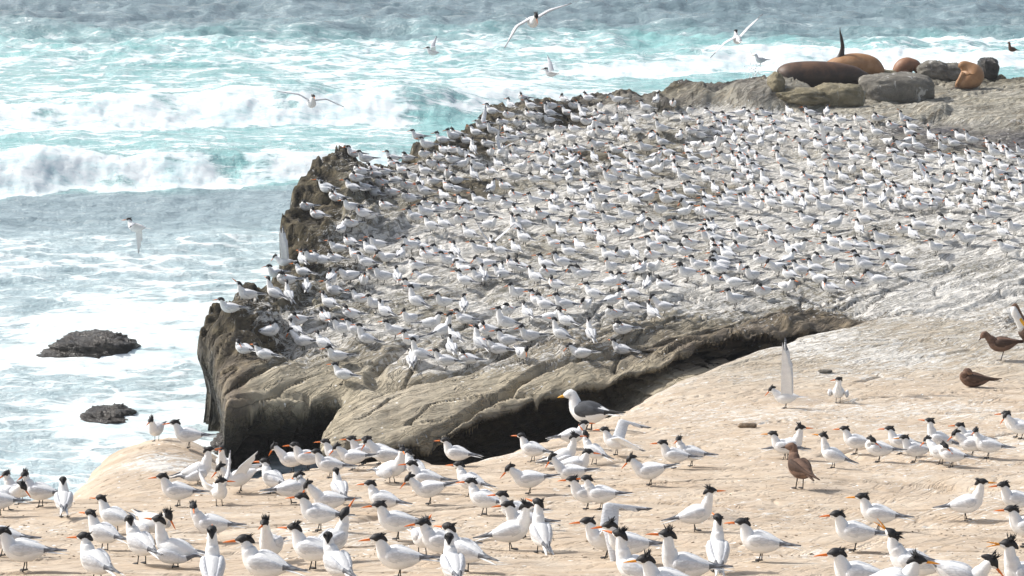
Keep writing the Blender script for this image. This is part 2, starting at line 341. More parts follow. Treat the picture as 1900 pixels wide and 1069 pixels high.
# ------------------------------------------------------------------ thin sea haze
hz = bpy.data.materials.new("haze"); hz.use_nodes = True; hn = hz.node_tree; hn.nodes.clear()
ho = hn.nodes.new('ShaderNodeOutputMaterial'); hv = hn.nodes.new('ShaderNodeVolumePrincipled'); hv.inputs['Color'].default_value = (.93, .96, 1, 1)
hv.inputs['Density'].default_value = .0007; hv.inputs['Anisotropy'].default_value = .2; hn.links.new(hv.outputs[0], ho.inputs['Volume'])
import itertools
hb = bpy.data.meshes.new("haze"); x0, x1, y0, y1, z0, z1 = -700, 700, -20, 1000, -2.5, 12
hb.from_pydata([(x, y, z) for x in (x0, x1) for y in (y0, y1) for z in (z0, z1)], [], [(0, 1, 3, 2), (4, 6, 7, 5), (0, 4, 5, 1), (2, 3, 7, 6), (0, 2, 6, 4), (1, 5, 7, 3)])
hb.materials.append(hz); hob = bpy.data.objects.new("haze", hb); C.objects.link(hob); hob['kind'] = 'stuff'; hob['label'] = "thin bright sea haze"; hob['category'] = "haze"

# ------------------------------------------------------------------ sea
def line_y(pts):
    w_ = [at_z(px, py, 0)[:2] for px, py in pts]; xs = [p[0] for p in w_]; yy = [p[1] for p in w_]
    return lambda x: np.interp(x, xs, yy)
def seg(pts):                                                     # amplitude along x given as (photo x, photo y, value)
    w_ = [at_z(p[0], p[1], 0) for p in pts]; return lambda x: np.interp(x, [q[0] for q in w_], [p[2] for p in pts])
WAVES = [  # base line, amplitude, face width, back length
 (line_y([(-900,400),(-200,372),(0,364),(150,356),(330,347),(450,342),(620,335),(900,330)]), seg([(-900,400,.9),(0,364,.95),(200,355,.8),(400,345,.62),(520,340,.5),(650,335,.45),(800,335,.3)]), .8, 2.6),
 (line_y([(-900,300),(0,262),(200,252),(350,240),(500,236),(650,238),(800,228),(900,215),(1100,200)]), seg([(-900,300,.9),(0,262,.7),(300,245,.95),(500,238,1.1),(700,232,1.15),(820,228,.9),(940,205,.5),(1100,200,.2)]), 1.0, 3.2),
 (line_y([(600,165),(900,160),(1100,150),(1300,138),(1500,128),(1700,126),(1900,130),(2600,140)]), seg([(600,165,.0),(900,160,.15),(1100,148,.4),(1300,138,.62),(1420,133,.85),(1600,128,.55),(1900,130,.5),(2600,140,.5)]), 1.2, 2.5),
 (line_y([(-200,492),(200,488),(380,476),(520,470),(700,465)]), seg([(-200,490,.0),(250,486,.05),(400,476,.20),(520,470,.22),(700,465,.2)]), .5, .9),
 (line_y([(-900,130),(0,118),(300,110),(600,120)]), seg([(-900,130,.3),(0,118,.3),(300,110,.22),(600,120,.1)]), .8, 1.6),
 (line_y([(1500,92),(1650,92),(1850,90),(2300,96)]), seg([(1500,92,0),(1660,92,.35),(1800,90,.4),(2300,96,.2)]), .9, 1.5),
]
def sea(x, y):
    wx = x + .3 * fbm(x * .5, y * .5, 2, 301)
    amp = sstep(8, 30, y)
    h = .10 * amp * noise(x * .16 + .3 * noise(x * .1, y * .1, 5), y * .42, 302) + .075 * (ridged(x * .35 + .3, y * .8, 4, 303) - .6) + .05 * (ridged(x * 1.1, y * 2.2, 3, 307) - .6)
    h = h + .05 * sstep(28, 32, y) * sstep(42, 38, y) * (ridged(x * .8, y * 1.9, 4, 309) - .6)
    h = h + sstep(50, 62, y) * (.44 * (ridged(x * .14, y * .30, 5, 305) - .6) + .30 * (ridged(x * .4 + 5, y * .8, 3, 308) - .6)) + .5 * sstep(90, 200, y) * noise(x * .03, y * .06, 306)
    face = np.zeros_like(x)
    for i, (f, A, w1, bk) in enumerate(WAVES):
        s = y - f(wx) + .9 * fbm(x * .4, y * .3, 4, 320 + i); a = A(x) * (1 + .45 * fbm(x * .22, y * 0 + i, 3, 370 + i))
        pr = sstep(0, w1 * 2.4, s) * np.exp(-np.clip(s - w1 * 1.6, 0, 30) / bk)
        lum = 1 + .34 * fbm(x * .6, y * .6, 3, 330 + i)
        h = h + a * (.64 if i < 2 else .52) * pr * lum
        face = np.maximum(face, sstep(-.15, .1, s) * np.exp(-np.clip(s - w1, 0, 30) / (bk * 1.1)) * np.clip(a * 2.2, 0, 1))
    return h, face
ysea = [5.0]
while ysea[-1] < 95: y = ysea[-1]; ysea.append(y + max(.03, 2.0 * y * y / (FPX * CAMZ)))
while ysea[-1] < 6000: ysea.append(ysea[-1] * 1.06)
us2 = np.concatenate([-np.geomspace(6, .46, 14), np.linspace(-.44, .44, 820), np.geomspace(.46, 6, 14)])
U2, Y2 = np.meshgrid(us2, np.array(ysea)); X2 = U2 * Y2
Z2, face = sea(X2, Y2)
px2, py2, _ = proj((X2, Y2, 0 * X2))
px2 = px2 + 70 * fbm(X2 * .5, Y2 * .5, 4, 360); py2 = py2 + 26 * fbm(X2 * .45, Y2 * .6, 4, 361)     # ragged limits between calmer and broken water
def reg(x0, x1, y0, y1, s=60):
    return sstep(x0 - s, x0 + s, px2) * sstep(x1 + s, x1 - s, px2) * sstep(y0 - s * .5, y0 + s * .5, py2) * sstep(y1 + s * .5, y1 - s * .5, py2)
lf = fbm(X2 * .22, Y2 * .45, 4, 341)
foam = .235 + .13 * lf + .25 * reg(-400, 1150, 60, 190) + .10 * reg(500, 1150, 60, 170) + .20 * reg(-400, 1300, 170, 345, 25) - .07 * reg(-400, 700, 362, 425, 26) + .10 * sstep(.1, .5, fbm(X2 * .8, Y2 * 1.1, 4, 347)) * reg(-400, 700, 350, 460, 26)
foam = foam + .27 * reg(-400, 640, 440, 1100, 60) + .14 * reg(100, 560, 540, 660, 50) + .08 * reg(-400, 300, 560, 620) + .10 * reg(1150, 2200, 90, 160, 25)
foam = foam - .05 * sstep(60, 20, py2) + .13 * sstep(.1, .55, fbm(X2 * .35, Y2 * .5, 4, 345)) * sstep(90, 60, py2)
foam = np.maximum(foam, face * (.84 + .42 * fbm(X2 * .6, Y2 * .6, 4, 342)))
# churned water hugging the rocks
sd_r = np.maximum(poly_sd(POLY_S, X2, Y2), poly_sd(POLY_F, X2, Y2)); near = np.exp(-np.clip(-sd_r, 0, 50) / .7) * sstep(50, 30, Y2)
foam = foam + .16 * near - .62 * reg(770, 900, 208, 240, 26) - .3 * reg(380, 450, 312, 335, 12)
for q_ in ((165, 650), (196, 778)):
    c_ = at_z(*q_, 0); foam = foam + .30 * np.exp(-(((X2 - c_[0]) / 1.0) ** 2 + ((Y2 - c_[1]) / .9) ** 2))
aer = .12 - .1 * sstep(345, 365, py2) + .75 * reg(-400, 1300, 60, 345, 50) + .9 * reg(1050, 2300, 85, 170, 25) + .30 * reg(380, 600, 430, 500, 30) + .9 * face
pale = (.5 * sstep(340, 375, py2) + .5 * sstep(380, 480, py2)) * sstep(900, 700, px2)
# froth lumps on the broken water
Z2 = Z2 + .045 * face * np.abs(fbm(X2 * 2.6, Y2 * 2.6, 4, 350)) * sstep(100, 60, Y2) + .015 * face * noise(X2 * 9, Y2 * 9, 351) * sstep(80, 60, Y2)
calm = np.exp(-np.clip(-sd_r, 0, 50) / .5); Z2 = np.where(sd_r > -.0, np.minimum(Z2, .12), Z2)
def sea_material():
    m, n, p = mat("sea_water"); g = NG(n); P = g.pos()
    foam, aer, pale = g.attr('foam'), g.attr('aer'), g.attr('pale')
    S1 = g.map(P, (.55, 1.25, .8), (0, 0, .12)); n1 = g.noise(S1, 1.05, 8, .66, .9); n2 = g.noise(S1, 4.2, 7, .72, 1.0)
    S2 = g.map(P, (.5, 1.3, .5), (0, 0, -.1)); wv = n.nodes.new('ShaderNodeVectorMath'); wv.operation = 'ADD'
    nn = n.nodes.new('ShaderNodeTexNoise'); n.links.new(S2, nn.inputs['Vector']); nn.inputs['Scale'].default_value = 1.6; nn.inputs['Detail'].default_value = 4
    sc = n.nodes.new('ShaderNodeVectorMath'); sc.operation = 'SCALE'; n.links.new(nn.outputs[1], sc.inputs[0]); sc.inputs['Scale'].default_value = 1.1
    n.links.new(S2, wv.inputs[0]); n.links.new(sc.outputs[0], wv.inputs[1])
    vd = n.nodes.new('ShaderNodeTexVoronoi'); vd.feature = 'DISTANCE_TO_EDGE'; n.links.new(wv.outputs[0], vd.inputs['Vector']); vd.inputs['Scale'].default_value = 1.5
    lace = g.ramp(vd.outputs[0], .0, .13, 1.0, 0.0)
    t = g.math('ADD', g.math('MULTIPLY', n1, .62), g.math('MULTIPLY', n2, .38))
    t = g.math('ADD', t, g.math('MULTIPLY', lace, .12))
    thr = g.math('SUBTRACT', .86, g.math('MULTIPLY', foam, .60))
    d = g.math('SUBTRACT', t, thr)
    mask = g.ramp(d, -.05, .12); veil = g.ramp(d, -.20, .05, 0, .38)
    deep = g.mix(g.ramp(g.noise(P, .35, 4), .35, .65), (.125, .175, .21), (.20, .262, .30))
    turq = g.mix(g.ramp(n1, .35, .65), (.22, .47, .47), (.36, .61, .61))
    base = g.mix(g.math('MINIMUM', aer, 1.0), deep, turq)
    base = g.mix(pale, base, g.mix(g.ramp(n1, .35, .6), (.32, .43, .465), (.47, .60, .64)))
    col = g.mix(veil, base, (.62, .75, .77)); col = g.mix(mask, col, g.mix(g.ramp(g.math('ADD', g.math('MULTIPLY', n1, .6), g.math('MULTIPLY', n2, .4)), .36, .58), (.52, .69, .72), (.82, .87, .88)))
    g.L(col, p.inputs['Base Color']); g.L(g.ramp(mask, 0, 1, .16, .75), p.inputs['Roughness']); p.inputs['IOR'].default_value = 1.33
    f1 = g.noise(g.map(P, (.8, 1.6, 1)), 2.2, 6, .62, .3); f2 = g.noise(P, 11, 5, .65)
    h = g.math('ADD', f1, g.math('MULTIPLY', f2, .22)); h = g.math('ADD', h, g.math('MULTIPLY', mask, .25))
    bn = n.nodes.new('ShaderNodeBump'); g.L(h, bn.inputs['Height']); g.L(g.ramp(mask, 0, 1, .9, .22), bn.inputs['Strength']); bn.inputs['Distance'].default_value = .13; g.L(bn.outputs[0], p.inputs['Normal'])
    return m
M_SEA = sea_material()
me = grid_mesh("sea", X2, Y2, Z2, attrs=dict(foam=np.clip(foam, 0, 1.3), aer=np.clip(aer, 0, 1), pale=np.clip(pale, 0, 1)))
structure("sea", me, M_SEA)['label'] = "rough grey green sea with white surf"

rnd = random.Random(7)
def simple(name, col, rough=.6, spec=.3, var=0.0, scale=30, bump=0, bd=.004, sheen=0):
    m, n, p = mat(name); g = NG(n); P = g.obj()
    if var:
        nz = g.noise(P, scale, 4, .6); c2 = tuple(v * (1 - var) for v in col)
        g.L(g.mix(g.ramp(nz, .35, .65), col, c2), p.inputs['Base Color'])
    else: p.inputs['Base Color'].default_value = (*col, 1)
    p.inputs['Roughness'].default_value = rough; p.inputs['Specular IOR Level'].default_value = spec
    if bump: g.L(g.bump(g.noise(P, scale * 2.2, 4, .6), bump, bd), p.inputs['Normal'])
    return m
# spray thrown up where the swell breaks: thousands of small drops and froth flecks
def spray():
    N = 2600; r = np.random.RandomState(3)
    spots = []
    while len(spots) < N:
        x = r.uniform(-.26, .27, 4000); y = r.uniform(35, 72, 4000); X = x * y
        z, f = sea(X, y); k = (f > .55) & (r.rand(4000) < f ** 2) & (poly_sd(POLY_S, X, y) < -.3)
        for a, b, c, ff in zip(X[k], y[k], z[k], f[k]): spots.append((a, b, c + abs(r.normal(0, .10)) * ff, r.uniform(.005, .014)))
    for _ in range(1400):                                         # burst behind the far rocks
        a = at_d(1398 + r.normal(0, 9), 118, 47.0); spots.append((a[0], a[1] + r.normal(0, .3), .3 + abs(r.normal(0, .42)), r.uniform(.006, .02)))
    spots = np.array(spots[:N] + spots[N:]); n = len(spots)
    t = np.array([(1, 1, 1), (1, -1, -1), (-1, 1, -1), (-1, -1, 1)], float); rot = r.normal(size=(n, 4, 3)) * .35
    V = spots[:, None, :3] + (t[None] + rot) * spots[:, 3][:, None, None] * .6
    F = (np.array([(0, 1, 2), (0, 3, 1), (0, 2, 3), (1, 3, 2)])[None] + np.arange(n)[:, None, None] * 4).reshape(-1, 3)
    me = bpy.data.meshes.new("sea_spray"); me.vertices.add(n * 4); me.vertices.foreach_set('co', V.astype(np.float32).ravel())
    me.loops.add(F.size); me.loops.foreach_set('vertex_index', F.ravel().astype(np.int32)); me.polygons.add(len(F))
    me.polygons.foreach_set('loop_start', np.arange(0, F.size, 3, dtype=np.int32)); me.polygons.foreach_set('loop_total', np.full(len(F), 3, dtype=np.int32)); me.update()
    me.materials.append(simple("spray", (.92, .94, .94), .6)); o = bpy.data.objects.new("sea_spray", me); C.objects.link(o)
    o['kind'] = 'stuff'; o['category'] = 'spray'; o['label'] = "white spray thrown off the breaking waves"
spray()

# ------------------------------------------------------------------ generic mesh builder
class MB:
    def __init__(s): s.v = []; s.f = []; s.mi = []
    def add(s, v, f, mi=0):
        o = len(s.v); s.v += [tuple(p) for p in v]; s.f += [tuple(i + o for i in q) for q in f]; s.mi += [mi] * len(f) if isinstance(mi, int) else list(mi)
    def mesh(s, name, mats, smooth=True):
        me = bpy.data.meshes.new(name); me.from_pydata(s.v, [], s.f)
        for m in mats: me.materials.append(m)
        if any(s.mi): me.polygons.foreach_set('material_index', s.mi)
        me.polygons.foreach_set('use_smooth', [smooth] * len(s.f)); me.update(); return me
def V3(*a): return np.array(a, float)
def nrm(v): return v / (np.linalg.norm(v) + 1e-9)
def catmull(P, k):
    P = np.array(P, float); Q = np.vstack([2 * P[0] - P[1], P, 2 * P[-1] - P[-2]]); out = []
    for i in range(1, len(Q) - 2):
        for j in range(k):
            t = j / k; a, b, c, d = Q[i - 1], Q[i], Q[i + 1], Q[i + 2]
            out.append(.5 * ((2 * b) + (-a + c) * t + (2 * a - 5 * b + 4 * c - d) * t * t + (-a + 3 * b - 3 * c + d) * t ** 3))
    out.append(P[-1]); return np.array(out)
def loft(mb, ctrl, side, k=3, n=10, mi=0, fcol=None, up_off=None):
    """ctrl rows: x y z, half width, half height; side: one side vector or one per control point"""
    ctrl = np.array(ctrl, float); S = np.array(side, float)
    if S.ndim == 1: S = np.repeat(S[None], len(ctrl), 0)
    D = catmull(np.hstack([ctrl, S]), k) if k > 1 else np.hstack([ctrl, S])
    P = D[:, :3]; T = np.gradient(P, axis=0); rings = []
    for i in range(len(P)):
        t = nrm(T[i]); u = nrm(np.cross(t, D[i, 5:8])); s_ = np.cross(u, t)
        a, b = max(D[i, 3], 1e-4), max(D[i, 4], 1e-4)
        for j in range(n):
            q = 2 * math.pi * j / n; rings.append(P[i] + s_ * a * math.cos(q) + u * b * math.sin(q))
    f = []; r = len(P)
    for i in range(r - 1):
        for j in range(n):
            f.append((i * n + j, i * n + (j + 1) % n, (i + 1) * n + (j + 1) % n, (i + 1) * n + j))
    f.append(tuple(range(n - 1, -1, -1))); f.append(tuple((r - 1) * n + j for j in range(n)))
    if fcol is not None:
        m_ = []
        for q in f:
            c = np.mean([rings[i] for i in q], axis=0); m_.append(fcol(c))
        mi = m_
    mb.add(rings, f, mi)
def spike(mb, p, d, L, r, mi=0):
    d = nrm(d); a = nrm(np.cross(d, V3(.3, .5, .8))); b = np.cross(d, a)
    q = [p + a * r, p - a * r * .5 + b * r * .87, p - a * r * .5 - b * r * .87, p + d * L]
    mb.add(q, [(0, 1, 3), (1, 2, 3), (2, 0, 3), (0, 2, 1)], mi)

# ------------------------------------------------------------------ bird materials
def feather(name, c1, c2, scale=26, bump=.5, rough=.75):
    m, n, p = mat(name); g = NG(n); P = g.obj(); S = g.map(P, (.45, 1, 1))
    nz = g.noise(S, scale, 4, .6, .4); g.L(g.mix(g.ramp(nz, .35, .68), c1, c2), p.inputs['Base Color'])
    p.inputs['Roughness'].default_value = rough; p.inputs['Specular IOR Level'].default_value = .2
    ed = n.nodes.new('ShaderNodeTexVoronoi'); ed.feature = 'DISTANCE_TO_EDGE'; n.links.new(g.map(P, (.42, 1, 1.3)), ed.inputs['Vector']); ed.inputs['Scale'].default_value = 62
    lay = g.ramp(ed.outputs[0], .0, .16, .30, 0)                     # shadowless darker feather margins
    g.L(g.mix(g.math('MULTIPLY', lay, 1.0 if scale > 30 else .35), g.mix(g.ramp(nz, .35, .68), c1, c2), tuple(v * .62 for v in c1)), p.inputs['Base Color'])
    sca = g.vor(g.map(P, (.6, 1.2, 1.2)), 90); h = g.math('ADD', g.math('MULTIPLY', nz, .5), g.math('MULTIPLY', sca, .5)); g.L(g.bump(h, bump, .004), p.inputs['Normal'])
    return m
M = dict(
 white=feather("white_feathers", (.84, .84, .83), (.77, .77, .77)), grey=feather("pale_grey_feathers", (.60, .62, .65), (.73, .74, .76), 34, .8),
 dark=feather("dark_flight_feathers", (.11, .115, .13), (.26, .275, .30), 60), black=simple("black_feathers", (.012, .012, .014), .6, .4),
 bill=simple("orange_bill", (.82, .20, .025), .4, .4, .25, 60), billy=simple("yellow_orange_bill", (.85, .34, .03), .4, .4, .2, 60), leg=simple("black_leg", (.02, .018, .018), .5, .4),
 slate=feather("slate_feathers", (.05, .053, .06), (.09, .095, .105)), slated=simple("black_wing_tip", (.02, .02, .02), .6), yellow=simple("yellow_bill", (.80, .42, .03), .4, .4),
 brown=feather("brown_feathers", (.20, .125, .09), (.10, .062, .046), 22, .9), browndk=feather("dark_brown_feathers", (.10, .062, .045), (.055, .036, .028), 30, .9), brownbill=simple("dark_bill", (.05, .035, .03), .5),
 gleg=simple("grey_leg", (.06, .05, .045), .5))

# ------------------------------------------------------------------ one bird from a pose
POSES = {  # head centre x z, head pitch, head yaw, body pitch
 'n': (.104, .204, -6, 0, 4), 'u': (.092, .254, 2, 0, 14), 'd': (.138, .178, -48, 0, -5), 'b': (.096, .232, 42, 0, 8), 'p': (.048, .180, -30, 158, 2),
 's': (.105, .188, -14, 0, 0), 't': (.100, .210, -4, 75, 3), 'h': (.144, .205, -58, 0, 0)}
KINDS = {
 'tern': dict(s=1.0, fat=1.15, head=1.0, bl=.064, br=.0068, body='white', wing='grey', tip='dark', bill='bill', cap=True, leg='leg', tail='white', legh=.062),
 'gull': dict(s=1.45, fat=1.12, head=1.12, bl=.040, br=.0085, body='white', wing='slate', tip='slated', bill='yellow', cap=False, leg='gleg', tail='white', legh=.05),
 'palegull': dict(s=1.35, fat=1.12, head=1.12, bl=.038, br=.008, body='white', wing='grey', tip='grey', bill='yellow', cap=False, leg='gleg', tail='white', legh=.05),
 'brown': dict(s=1.22, fat=1.12, head=1.12, bl=.034, br=.0068, body='brown', wing='browndk', tip='browndk', bill='brownbill', cap=False, leg='gleg', tail='browndk', legh=.075)}
def bird_meshes(kind='tern', pose='n', hyaw=0, ruff=0.2, wings='fold', lod=0, seed=0, tailup=0, sit=False, legs=2, wl=1.0, neckx=0, bill=None, open_bill=False):
    """returns {part: [mesh,...]} in metres, feet at the origin, facing +x; lod 0 near, 1 middle"""
    K = KINDS[kind]; r_ = random.Random(seed); hx, hz, hp, hy, bp = POSES[pose]; hy += hyaw; bp += tailup; fat = K['fat'] * r_.uniform(.97, 1.05); hd = K['head']
    n = 12 if lod == 0 else 8; k = 3 if lod == 0 else 2; Y = V3(0, 1, 0); hip = V3(0, 0, .105)
    dz = K['legh'] - .062 if not sit else -.055
    def R(p):
        a = math.radians(bp); q = (V3(*p) - hip) * V3(.86, 1, 1.04); return hip + V3(q[0] * math.cos(a) - q[2] * math.sin(a), q[1], q[0] * math.sin(a) + q[2] * math.cos(a)) + V3(0, 0, dz)
    hx += neckx
    Hc = V3(hx, 0, hz + dz) + (V3(0, .028, 0) if pose == 'p' else 0)
    yw, pt = math.radians(hy), math.radians(hp)
    h = V3(math.cos(pt) * math.cos(yw), math.cos(pt) * math.sin(yw), math.sin(pt)); hs = V3(-math.sin(yw), math.cos(yw), 0); u = np.cross(h, hs)
    out = {}
    ctrl, sides = [], []
    for x, z, a, b in ((-.140, .117, .010, .008), (-.115, .115, .020, .017), (-.085, .112, .031, .029), (-.045, .108, .041, .041), (0, .106, .0465, .0485), (.040, .110, .044, .0475), (.068, .121, .036, .040)):
        q = R((x, 0, z)); ctrl.append([*q, a * fat, b * fat]); sides.append(Y)
    br = R((.082, 0, .136)); nb = Hc - h * .016 - u * .012
    ctrl.append([*br, .029 * fat, .032 * fat]); sides.append(Y)
    L = np.linalg.norm(nb - br); mid = br * .5 + nb * .5 + V3(.006 if pose != 'p' else .02, 0, .0)
    if L > .055:
        q = br * .70 + nb * .30 + V3(.003, 0, 0); ctrl.append([*q, .0265 * fat, .029 * fat]); sides.append(Y)
        ctrl.append([*mid, .0225 * fat, .0235 * fat]); sides.append(nrm(Y * .7 + hs * .3))
    for t, a, b in ((-.010, .0190, .0190), (.006, .0195, .0200), (.018, .0150, .0155), (.027, .0085, .0095), (.032, .003, .0035)):
        q = Hc + h * t * hd; ctrl.append([*q, a * hd, b * hd]); sides.append(hs)
    mb = MB(); loft(mb, ctrl, sides, k, n); out['body'] = [mb.mesh(kind + "_body", [M[K['body']]])]
    # bill
    mb = MB(); bl, brr = K['bl'], K['br']; b0 = Hc + h * .024 * hd - u * .002; bm = M[bill or K['bill']]
    def beak(dd, thick):
        loft(mb, [[*b0, brr * .8, brr * thick], [*(b0 + dd * bl * .35), brr * .66, brr * .85 * thick], [*(b0 + dd * bl * .75 - u * .001), brr * .42, brr * .5 * thick], [*(b0 + dd * bl - u * .003), .0006, .0008]], hs, 2, 6)
    if open_bill: beak(nrm(h + u * .16), .6); beak(nrm(h - u * .20), .5)
    else: beak(h, 1.0)
    if kind == 'brown': pass
    out['bill'] = [mb.mesh("bill", [bm])]
    # cap with its crest
    if K['cap']:
        mb = MB(); o = u * .0042
        loft(mb, [[*(Hc + h * .0335 + u * .001), .003, .0025], [*(Hc + h * .024 + o * .7), .0115, .0085], [*(Hc + h * .008 + o), .0214, .0188], [*(Hc - h * .010 + o), .0220, .0200], [*(Hc - h * .026 + u * .001), .0160, .0165], [*(Hc - h * .040 - u * .009), .0095, .011], [*(Hc - h * .050 - u * .019), .003, .004]], hs, 2 if lod else 3, 8 if lod else 10)
        for _ in range(24 if lod == 0 else 5):
            a = r_.uniform(-1, 1); e = math.radians(r_.uniform(5, 30) + ruff * r_.uniform(20, 100)); p0 = Hc - h * r_.uniform(.006, .030) * (1 if ruff < .5 else .8) + hs * a * .014 + u * (.016 - .004 * abs(a)) * (1 if ruff > .4 else .6)
            dd = -h * math.cos(e) + u * math.sin(e) + hs * a * .35; spike(mb, p0, dd, r_.uniform(.018, .034) * (.85 + .5 * ruff), .0050)
        out['cap'] = [mb.mesh("cap", [M['black']])]
    # wings
    wm = [M[K['wing']], M[K['tip']], M[K['tail']]]
    def folded(sgn, droop=0.0):
        mb = MB(); dy = droop * .05; c = []
        for x, y, z, a, b in ((.068, .030, .128, .006, .014), (.050, .034, .126, .014, .027), (.010, .034, .123, .019, .036), (-.045, .028, .121, .017, .030), (-.095, .017, .119, .011, .018), (-.150, .007, .120, .006, .009), (-.205, .003, .122, .003, .0045), (-.240, .0045, .124, .001, .0015)):
            q = R((x, sgn * (y * fat + (dy if x > -.1 else dy * .6)), z - droop * .035 * (1 if x > -.1 else .3))); c.append([*q, a, b * (1 + .1 * droop)])
        thr = -.095
        inv = lambda c_: (1 if (c_[0] - 0) < thr else 0)
        loft(mb, c, Y, k, 8 if lod == 0 else 6, fcol=inv); return mb.mesh("wing", wm)
    def spread(sgn, e1, e2, sw1, sw2, L1=.15, L2=.26, ch=.095):
        """thin plate: shoulder -> wrist -> tip; e = lift angle, sw = sweep back angle"""
        L1, L2, ch = L1 * wl, L2 * wl, ch * (.4 + .6 * wl); S0 = R((.045, sgn * .030, .140)); pts = [S0]
        def dirv(e, sw):
            e, sw = math.radians(e), math.radians(sw); return V3(-math.sin(sw) * math.cos(e), sgn * math.cos(e) * math.cos(sw), math.sin(e))
        d1, d2 = dirv(e1, sw1), dirv(e2, sw2); W = S0 + d1 * L1; mb = MB(); ns, nc = 13, 6; top = []; bot = []
        for i in range(ns):
            t = i / (ns - 1); s_ = t * (L1 + L2); p = S0 + d1 * s_ if s_ < L1 else W + d2 * (s_ - L1)
            dd = d1 * (1 - t) + d2 * t; kx = min(1.0, abs(dd[0])) ** 2; c0 = V3(-(1 - kx), 0, -kx * 1.0); c0 = c0 - dd * np.dot(c0, dd); bk = nrm(nrm(c0) + dd * (.12 + .6 * t * t)); cw = ch * (1 - .30 * t) * (1 - max(0, (t - .4) / .6) ** 1.3 * .94); nv = nrm(np.cross(dd, bk)) * sgn
            for j in range(nc):
                c_ = j / (nc - 1); cam_ = math.sin(c_ * math.pi) * .010 * (1 - .6 * t); th = .006 * (1 - c_) * (1 - .7 * t) + .0008
                edge_ = (.006 * math.sin(i * 2.4) if j == nc - 1 and i > 4 else 0)
                q = p + bk * (cw * c_ + edge_) - dd * (.0 if t < .8 else 0); top.append(q + nv * (cam_ + th)); bot.append(q + nv * (cam_ - th))
        f = []; mi = []; o = len(top)
        for i in range(ns - 1):
            for j in range(nc - 1):
                a = i * nc + j; f.append((a, a + 1, a + nc + 1, a + nc)); mi.append(1 if (i > 8 and j > 1) or i > 10 else 0)
                f.append((o + a, o + a + nc, o + a + nc + 1, o + a + 1)); mi.append(2 if not (i > 9 and j > 2) else 1)
            a = i * nc; f.append((a, a + nc, o + a + nc, o + a)); mi.append(0); a = i * nc + nc - 1; f.append((a, o + a, o + a + nc, a + nc)); mi.append(0)
        a = (ns - 1) * nc
        for j in range(nc - 1): f.append((a + j, a + j + 1, o + a + j + 1, o + a + j)); mi.append(1)
        mb.add(top + bot, f, mi); return mb.mesh("wing", [M[K['wing']], M[K['tip']], M[K['tail']]])
    if wings == 'fold': out['wing'] = [folded(1), folded(-1)]
    elif wings == 'droop': out['wing'] = [folded(1, .8), folded(-1, .8)]
    else: out['wing'] = [spread(1, *wings[0]), spread(-1, *wings[1])]
    if kind == 'gull':
        mb = MB(); loft(mb, [[*R((.062, 0, .140)), .012, .010], [*R((.045, 0, .142)), .030, .020], [*R((.0, 0, .138)), .040, .026], [*R((-.05, 0, .132)), .034, .022], [*R((-.10, 0, .124)), .016, .012]], Y, 3, 10); out['mantle'] = [mb.mesh("mantle", [M['slate']])]
    # forked tail
    mb = MB()
    for sgn in (1, -1):
        c = [[*R((-.105, sgn * .006, .113)), .014, .006], [*R((-.16, sgn * .012, .111)), .011, .003], [*R((-.215, sgn * .018, .110)), .005, .0015], [*R((-.250 if kind == 'tern' else -.205, sgn * .022, .109)), .0012, .0008]]
        loft(mb, c, Y, 2, 6)
    out['tail'] = [mb.mesh("tail", [M[K['tail']]])]
    if not sit:
        ll = []
        for sgn in ((1, -1) if legs == 2 else (1,)):
            mb = MB(); y = sgn * .019; fwd = .006 * sgn; top = .086 + dz; rr = .0030 if kind == 'tern' else .0036
            loft(mb, [[-.004, y, top, rr * 2.2, rr * 2.2], [-.008, y, top * .72, rr * 1.3, rr * 1.3], [-.006 + fwd * .3, y, top * .5, rr, rr], [fwd, y, .008, rr, rr]], Y, 1, 6)
            a = V3(fwd - .006, y, .002); z1 = V3(0, 0, .004)
            toes = [V3(fwd + .030, y + .014, .001), V3(fwd + .035, y, .001), V3(fwd + .030, y - .014, .001)]
            mb.add([a, a + z1 * 1.8, *toes, *[t + z1 * .5 for t in toes]], [(0, 3, 2), (0, 4, 3), (1, 5, 6), (1, 6, 7), (0, 2, 5, 1), (0, 1, 7, 4), (2, 3, 6, 5), (3, 4, 7, 6)]); ll.append(mb.mesh("leg", [M[K['leg']]], smooth=False))
        out['leg'] = ll
    return out, K['s']
def mk(name, me, parent=None):
    o = bpy.data.objects.new(name, me); C.objects.link(o)
    if parent is not None: o.parent = parent
    return o
def build_bird(parts, s, name, loc, yaw, tilt=(0, 0), root=None):
    """body mesh is the thing itself; every other part is its child"""
    o = mk(name, parts['body'][0]); o.location = loc; o.rotation_euler = (math.radians(tilt[0]), math.radians(tilt[1]), math.radians(yaw)); o.scale = (s, s, s)
    for k_, ms in parts.items():
        if k_ == 'body': continue
        for me in ms: mk(k_, me, o)
    return o
def tag(o, label, cat, group=None):
    o['label'] = label; o['category'] = cat
    if group: o['group'] = group

